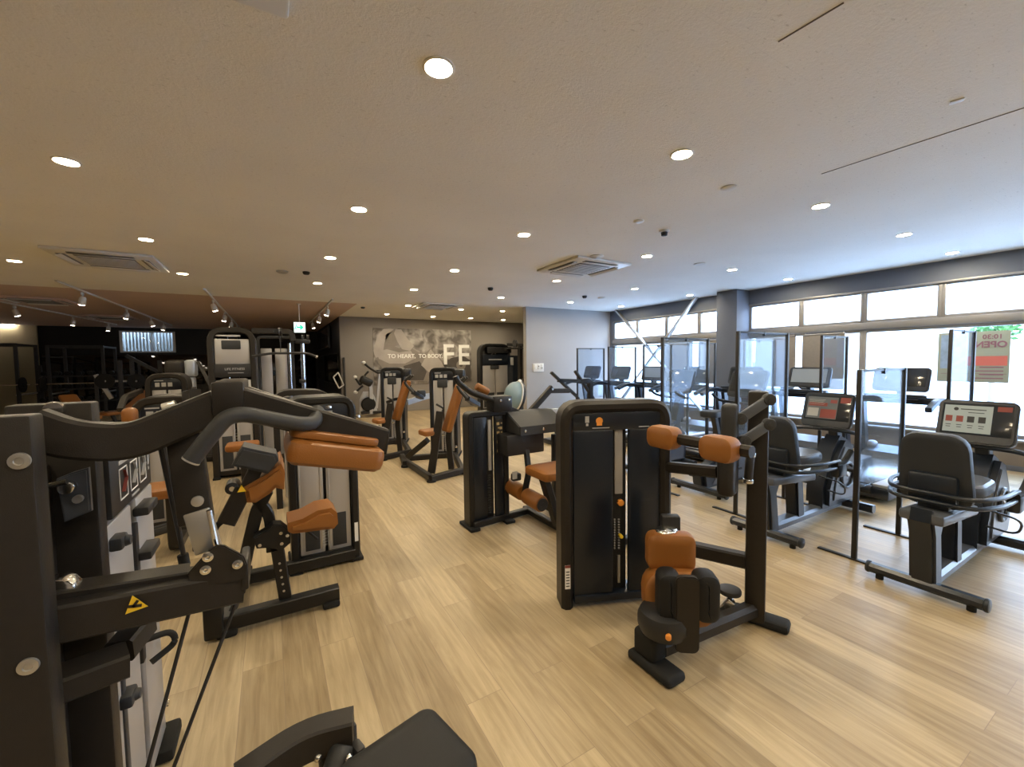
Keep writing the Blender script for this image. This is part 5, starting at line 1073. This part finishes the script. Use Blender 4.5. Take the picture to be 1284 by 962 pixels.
def recumbent(x, y, lab, page):
    t = thing('recumbent_bike', lab, 'exercise bike', (x, y, 0), 0, 'recumbent exercise bikes'); M = loc_m(x, y)
    G(M).rtube([(0,-.27,.065),(0,.27,.065)], .075, .065, c=.02).build('rear_stabilizer', BC, t)
    for s in (-1,1): G(M).cyl((0,s*.27,.065), (0,s*.295,.065), .042, 16, bev=.008).build('end_cap', BC, t); G(M).cyl((0,s*.22,0), (0,s*.22,.04), .022, 12).build('foot', RB, t)
    G(M).rtube([(0,0,.09),(1.25,0,.09)], .12, .075, c=.02).build('floor_beam', GC, t)
    G(M).poly([(-.02,0,.06),(.11,0,.06),(.06,0,.40),(.10,0,.47),(-.08,0,.58),(-.10,0,.50),(-.06,0,.40)], (0,.13,0), .015).build('rear_leg', BC, t)
    G(M).poly([(.43,0,.10),(.55,0,.10),(.50,0,.50),(.39,0,.50)], (0,.11,0), .015).build('middle_leg', BC, t)
    G(M).hexa([V(*q) for q in ((-.09,-.11,.49),(.62,-.11,.43),(.62,.11,.43),(-.09,.11,.49),(-.09,-.11,.56),(.62,-.11,.50),(.62,.11,.50),(-.09,.11,.56))], .02).build('seat_rail', GC, t)
    G(M).mm((.12,-.08,.50), (.38,.08,.63), .02).build('seat_carriage', BC, t)
    G(M).pad((.36,0,.68), (0,1,0), (1,0,0.02), .42, .42, .085, .12).build('seat', GC, t)
    G(M).pad((.14,0,.80), (0,-1,0), V(-.17,0,1), .375, .50, .075, .10, .86).build('seat_back', VC, t)
    G(M).box((.11,0,.68), (.06,.24,.2), .02).build('back_bracket', BC, t)
    for z in (.60, .655): G(M).tube([(.62,-.28,z-.01),(.3,-.275,z),(.06,-.20,z),(.06,.20,z),(.3,.275,z),(.62,.28,z-.01)], .014, fil=.10).build('side_rail', BC, t)
    for s in (-1,1):
        G(M).tube([(.55,s*.28,.625),(.68,s*.29,.63),(.78,s*.30,.72)], .022, fil=.05).build('side_grip', RB, t)
        G(M).box((.64,s*.27,.57), (.16,.07,.13), .02).build('grip_box', BC, t)
    G(M).poly([(.86,0,.10),(1.50,0,.10),(1.56,0,.22),(1.50,0,.50),(1.34,0,.72),(1.18,0,.78),(1.02,0,.62),(.86,0,.30)], (0,.20,0), .04).build('drive_shroud', BC, t)
    for s in (-1,1):
        G(M).poly([(.96,s*.105,.18),(1.40,s*.105,.16),(1.46,s*.105,.26),(1.40,s*.105,.46),(1.26,s*.105,.66),(1.16,s*.105,.68),(1.04,s*.105,.52)], (0,.012,0), .005).build('side_panel', GC, t)
        G(M).torus((1.20,s*.118,.40), (0,1,0), .12, .016, 26).build('panel_ring', BC, t)
        G(M).bar((1.20,s*.13,.40), (1.20+.14*s,s*.13,.40-.09*s), .02, .035).build('crank', SV, t)
        G(M).box((1.20+.14*s,s*.19,.40-.09*s), (.10,.09,.03), .01).build('pedal', RB, t)
    G(M).rtube([(1.24,0,.70),(1.185,0,.92)], .10, .08, up=(0,1,0)).build('console_mast', BC, t)
    G(M).tube([(.98,-.30,.83),(1.06,-.20,.84),(1.12,0,.84),(1.06,.20,.84),(.98,.30,.83)], .018, fil=.08).build('front_handlebar', BC, t)
    G(M).box((1.16,.01,.95), (.05,.10,.12), .01).build('console_neck', BC, t)
    console(t, con_m(M @ Matrix.Translation((0,.03,0)), 1.13, 1.02, .30), .43, .345, page=page)
    G(M).rtube([(1.42,-.26,.06),(1.42,.26,.06)], .085, .075, c=.02).build('front_stabilizer', BC, t)
    G(M).tube([(.55,-.15,.50),(.68,-.30,.44),(.8,-.26,.3),(.86,-.1,.3)], .007, fil=.08).build('sensor_cable', BC, t)
    return t
recumbent(3.62, .95, 'recumbent bike nearest at right, white menu on its screen', 'white')
recumbent(3.62, 1.95, 'recumbent bike behind the tall press upright, reddish map on its screen', 'map')
def upright(x, y, lab, grp):
    t = thing('upright_bike', lab, 'exercise bike', (x, y, 0), 0, grp); M = loc_m(x, y)
    G(M).rtube([(0,-.33,.06),(0,.33,.06)], .075, .065, c=.02).build('rear_stabilizer', BC, t)
    for s in (-1,1): G(M).cyl((0,s*.33,.06), (0,s*.36,.06), .042, 16, bev=.008).build('end_cap', BC, t); G(M).cyl((0,s*.26,0), (0,s*.26,.04), .022, 12).build('foot', RB, t)
    G(M).poly([(.0,0,.05),(1.0,0,.05),(1.02,0,.45),(.80,0,.66),(.45,0,.55),(.18,0,.34),(.06,0,.30),(-.04,0,.28)], (0,.18,0), .04).build('body', BC, t)
    for s in (-1,1):
        G(M).poly([(.12,s*.095,.10),(.92,s*.095,.10),(.92,s*.095,.42),(.76,s*.095,.58),(.46,s*.095,.48)], (0,.012,0), .004).build('side_panel', GC, t)
        G(M).bar((.55,s*.13,.34), (.55+.15*s,s*.13,.28), .02, .035).build('crank', SV, t); G(M).box((.55+.15*s,s*.20,.28), (.10,.10,.03), .01).build('pedal', RB, t)
    G(M).rtube([(.40,0,.48),(.28,0,.86)], .06, .06, up=(0,1,0)).build('seat_post', BC, t); G(M).pad((.26,0,.90), (0,1,0), (1,0,0), .24, .28, .08, .08, .5).build('saddle', VC, t)
    G(M).rtube([(.84,0,.58),(.96,0,1.0),(.93,0,1.1)], .11, .10, up=(0,1,0), fil=.1).build('console_mast', BC, t)
    G(M).tube([(.60,-.24,1.10),(.72,-.25,1.02),(.90,-.14,.98),(.90,.14,.98),(.72,.25,1.02),(.60,.24,1.10)], .018, fil=.08).build('handlebar', BC, t)
    console(t, con_m(M, .95, 1.22, .38), .46, .36)
    G(M).rtube([(.96,-.26,.05),(.96,.26,.05)], .085, .075, c=.02).build('front_stabilizer', BC, t)
    return t
upright(4.22, 3.03, 'upright bike whose rear foot bar shows right of the torso machine tower', 'upright exercise bikes')
upright(4.25, 4.05, 'upright bike with dark tilted console just above the torso machine tower', 'upright exercise bikes')
def screen(x0, x1, y, h, zb, lab, grp, ft=.24):
    t = thing('acrylic_screen', lab, 'divider screen', ((x0+x1)/2, y, 0), 0, grp); M = loc_m((x0+x1)/2, y); w = (x1-x0)/2
    for s in (-1,1):
        G(M).mm((s*w-.016,-.016,.012), (s*w+.016,.016,h), .003).build('post', FB, t); G(M).mm((s*w-.02,-ft,0), (s*w+.02,ft,.012), .003).build('foot', FB, t)
    G(M).mm((-w,-.010,h-.018), (w,.010,h), .003).build('top_rail', FB, t); G(M).mm((-w+.016,-.0025,zb), (w-.016,.0025,h-.018), 0).build('acrylic_sheet', ACRY, t)
    G(M).mm((-.01,-.014,h-.04), (.01,.014,h+.004), .003).build('clip', BC, t)
    return t
screen(3.80, 4.64, 1.385, 1.45, .55, 'low clear divider screen between the two recumbent bikes', 'bike divider screens')
screen(3.94, 4.83, 2.41, 1.81, .62, 'tall blue-tinted divider screen just right of the pillar', 'bike divider screens')
screen(3.94, 4.77, 3.31, 1.80, .62, 'tall blue-tinted divider screen above the torso machine tower', 'bike divider screens')
SL = ['divider screen at far right in front of the open banner', 'divider screen by the lit treadmill console right of the pillar', 'divider screen behind the tall tinted one right of the pillar', 'divider screen just left of the pillar, behind a tall tinted one', 'divider screen fourth along from the partition wall corner', 'divider screen in front of the farthest window pane', 'divider screen farthest, seen against the partition wall']
for (x0, x1, y), lab in zip(((6.3,7.09,1.51),(6.14,6.83,2.645),(6.15,6.93,3.66),(6.15,6.89,4.635),(6.17,6.95,5.625),(6.19,6.98,6.60),(6.13,6.94,7.56)), SL): screen(x0, x1, y, 1.825, .65, lab, 'treadmill divider screens', .045)
def treadmill(x, y, lab, page='dark'):
    t = thing('treadmill', lab, 'treadmill', (x, y, 0), 0, 'treadmills along the windows'); M = loc_m(x, y)
    G(M).hexa([V(*q) for q in ((0,-.41,.05),(2.0,-.41,.05),(2.0,.41,.05),(0,.41,.05),(0,-.41,.17),(2.0,-.41,.19),(2.0,.41,.19),(0,.41,.17))], .02).build('deck', BC, t)
    G(M).mm((.03,-.26,.17), (1.55,.26,.198), .006).build('belt', BL, t)
    for s in (-1,1): G(M).mm((.02,s*.335-.07,.17), (1.55,s*.335+.07,.205), .008).build('side_rail', SG, t)
    G(M).cyl((.0,-.27,.14), (.0,.27,.14), .045, 14).build('rear_roller', BC, t)
    G(M).poly([(1.50,0,.16),(2.02,0,.16),(2.04,0,.24),(1.85,0,.33),(1.58,0,.27)], (0,.80,0), .03).build('motor_hood', GC, t)
    for s in (-1,1):
        G(M).rtube([(1.78,s*.42,.05),(1.62,s*.42,.98)], .11, .06, up=(0,1,0)).build('upright', BC, t)
        G(M).rtube([(1.66,s*.42,.96),(1.25,s*.42,1.02),(.98,s*.42,.93)], .06, .06, fil=.12).build('handrail', BC, t)
        G(M).ell((1.80,s*.36,.33), .10,.06,.05).build('upright_boot', SG, t)
    G(M).rtube([(1.60,-.43,.98),(1.60,.43,.98)], .14, .09, c=.03).build('console_bridge', BC, t)
    G(M).box((1.52,0,1.03), (.26,.44,.05), .02).build('tray', BC, t); G(M).tube([(1.36,-.30,1.05),(1.30,-.12,1.06),(1.30,.12,1.06),(1.36,.30,1.05)], .018, fil=.08).build('grip_bar', BC, t)
    G(M).rtube([(1.60,0,1.0),(1.56,0,1.16)], .12, .06, up=(0,1,0)).build('console_neck', BC, t)
    console(t, con_m(M, 1.55, 1.245, .30), .56, .31, page=page)
    return t
TL = ['treadmill with pale handrail nearest at right, behind the low divider screen', 'treadmill with glowing blank console right of the pillar', 'treadmill whose deck shows behind the tall screen by the pillar', 'treadmill just left of the pillar, behind the upright bike console', 'treadmill with pale console under the end of the steel brace', 'treadmill with grey console in front of the farthest window', 'treadmill farthest in the row, console against the partition wall']
proto = treadmill(5.45, 2.12, TL[0])
lit = treadmill(5.45, 3.17, TL[1], 'lit')
for i, y in enumerate((4.15, 5.12, 6.13, 7.07, 8.05)): dup(lit if i == 2 else proto, (5.45, y, 0), 0, TL[i+2])
t = thing('elliptical_trainer', 'cross trainer with two slanting handle bars left of the treadmills', 'cross trainer', (4.9, 6.2, 0))
def PT(x, y, Y=6.2): return P(x, y, Y=Y)
for (x0,y0),(x1,y1) in (((691,467),(724,498)),((721,465),(744,500))):
    a, b = PT(x0,y0), PT(x1,y1); q = G().bar(a, b, .05, .07, up=(0,1,0), bev=.012).build('handle_bar', FB, t); d = b-a
    G().rtube([b, V(b.x+.15, b.y, .35)], .06, .06, up=(0,1,0)).build('lower_link', FB, t); G().bar(V(b.x+.15, b.y, .30), V(b.x-.5, b.y, .22), .12, .06).build('foot_rail', BC, t)
G().rtube([PT(700,477), PT(727,478)], .07, .07).build('cross_beam', FB, t)
c = PT(740,477); G().rtube([PT(727,478), c, V(c.x+.0, 6.2, .1)], .09, .09, up=(0,1,0), fil=.1).build('main_column', FB, t); G().box((c.x-.5, 6.2, .05), (.9,.5,.10), .03).build('base', BC, t)
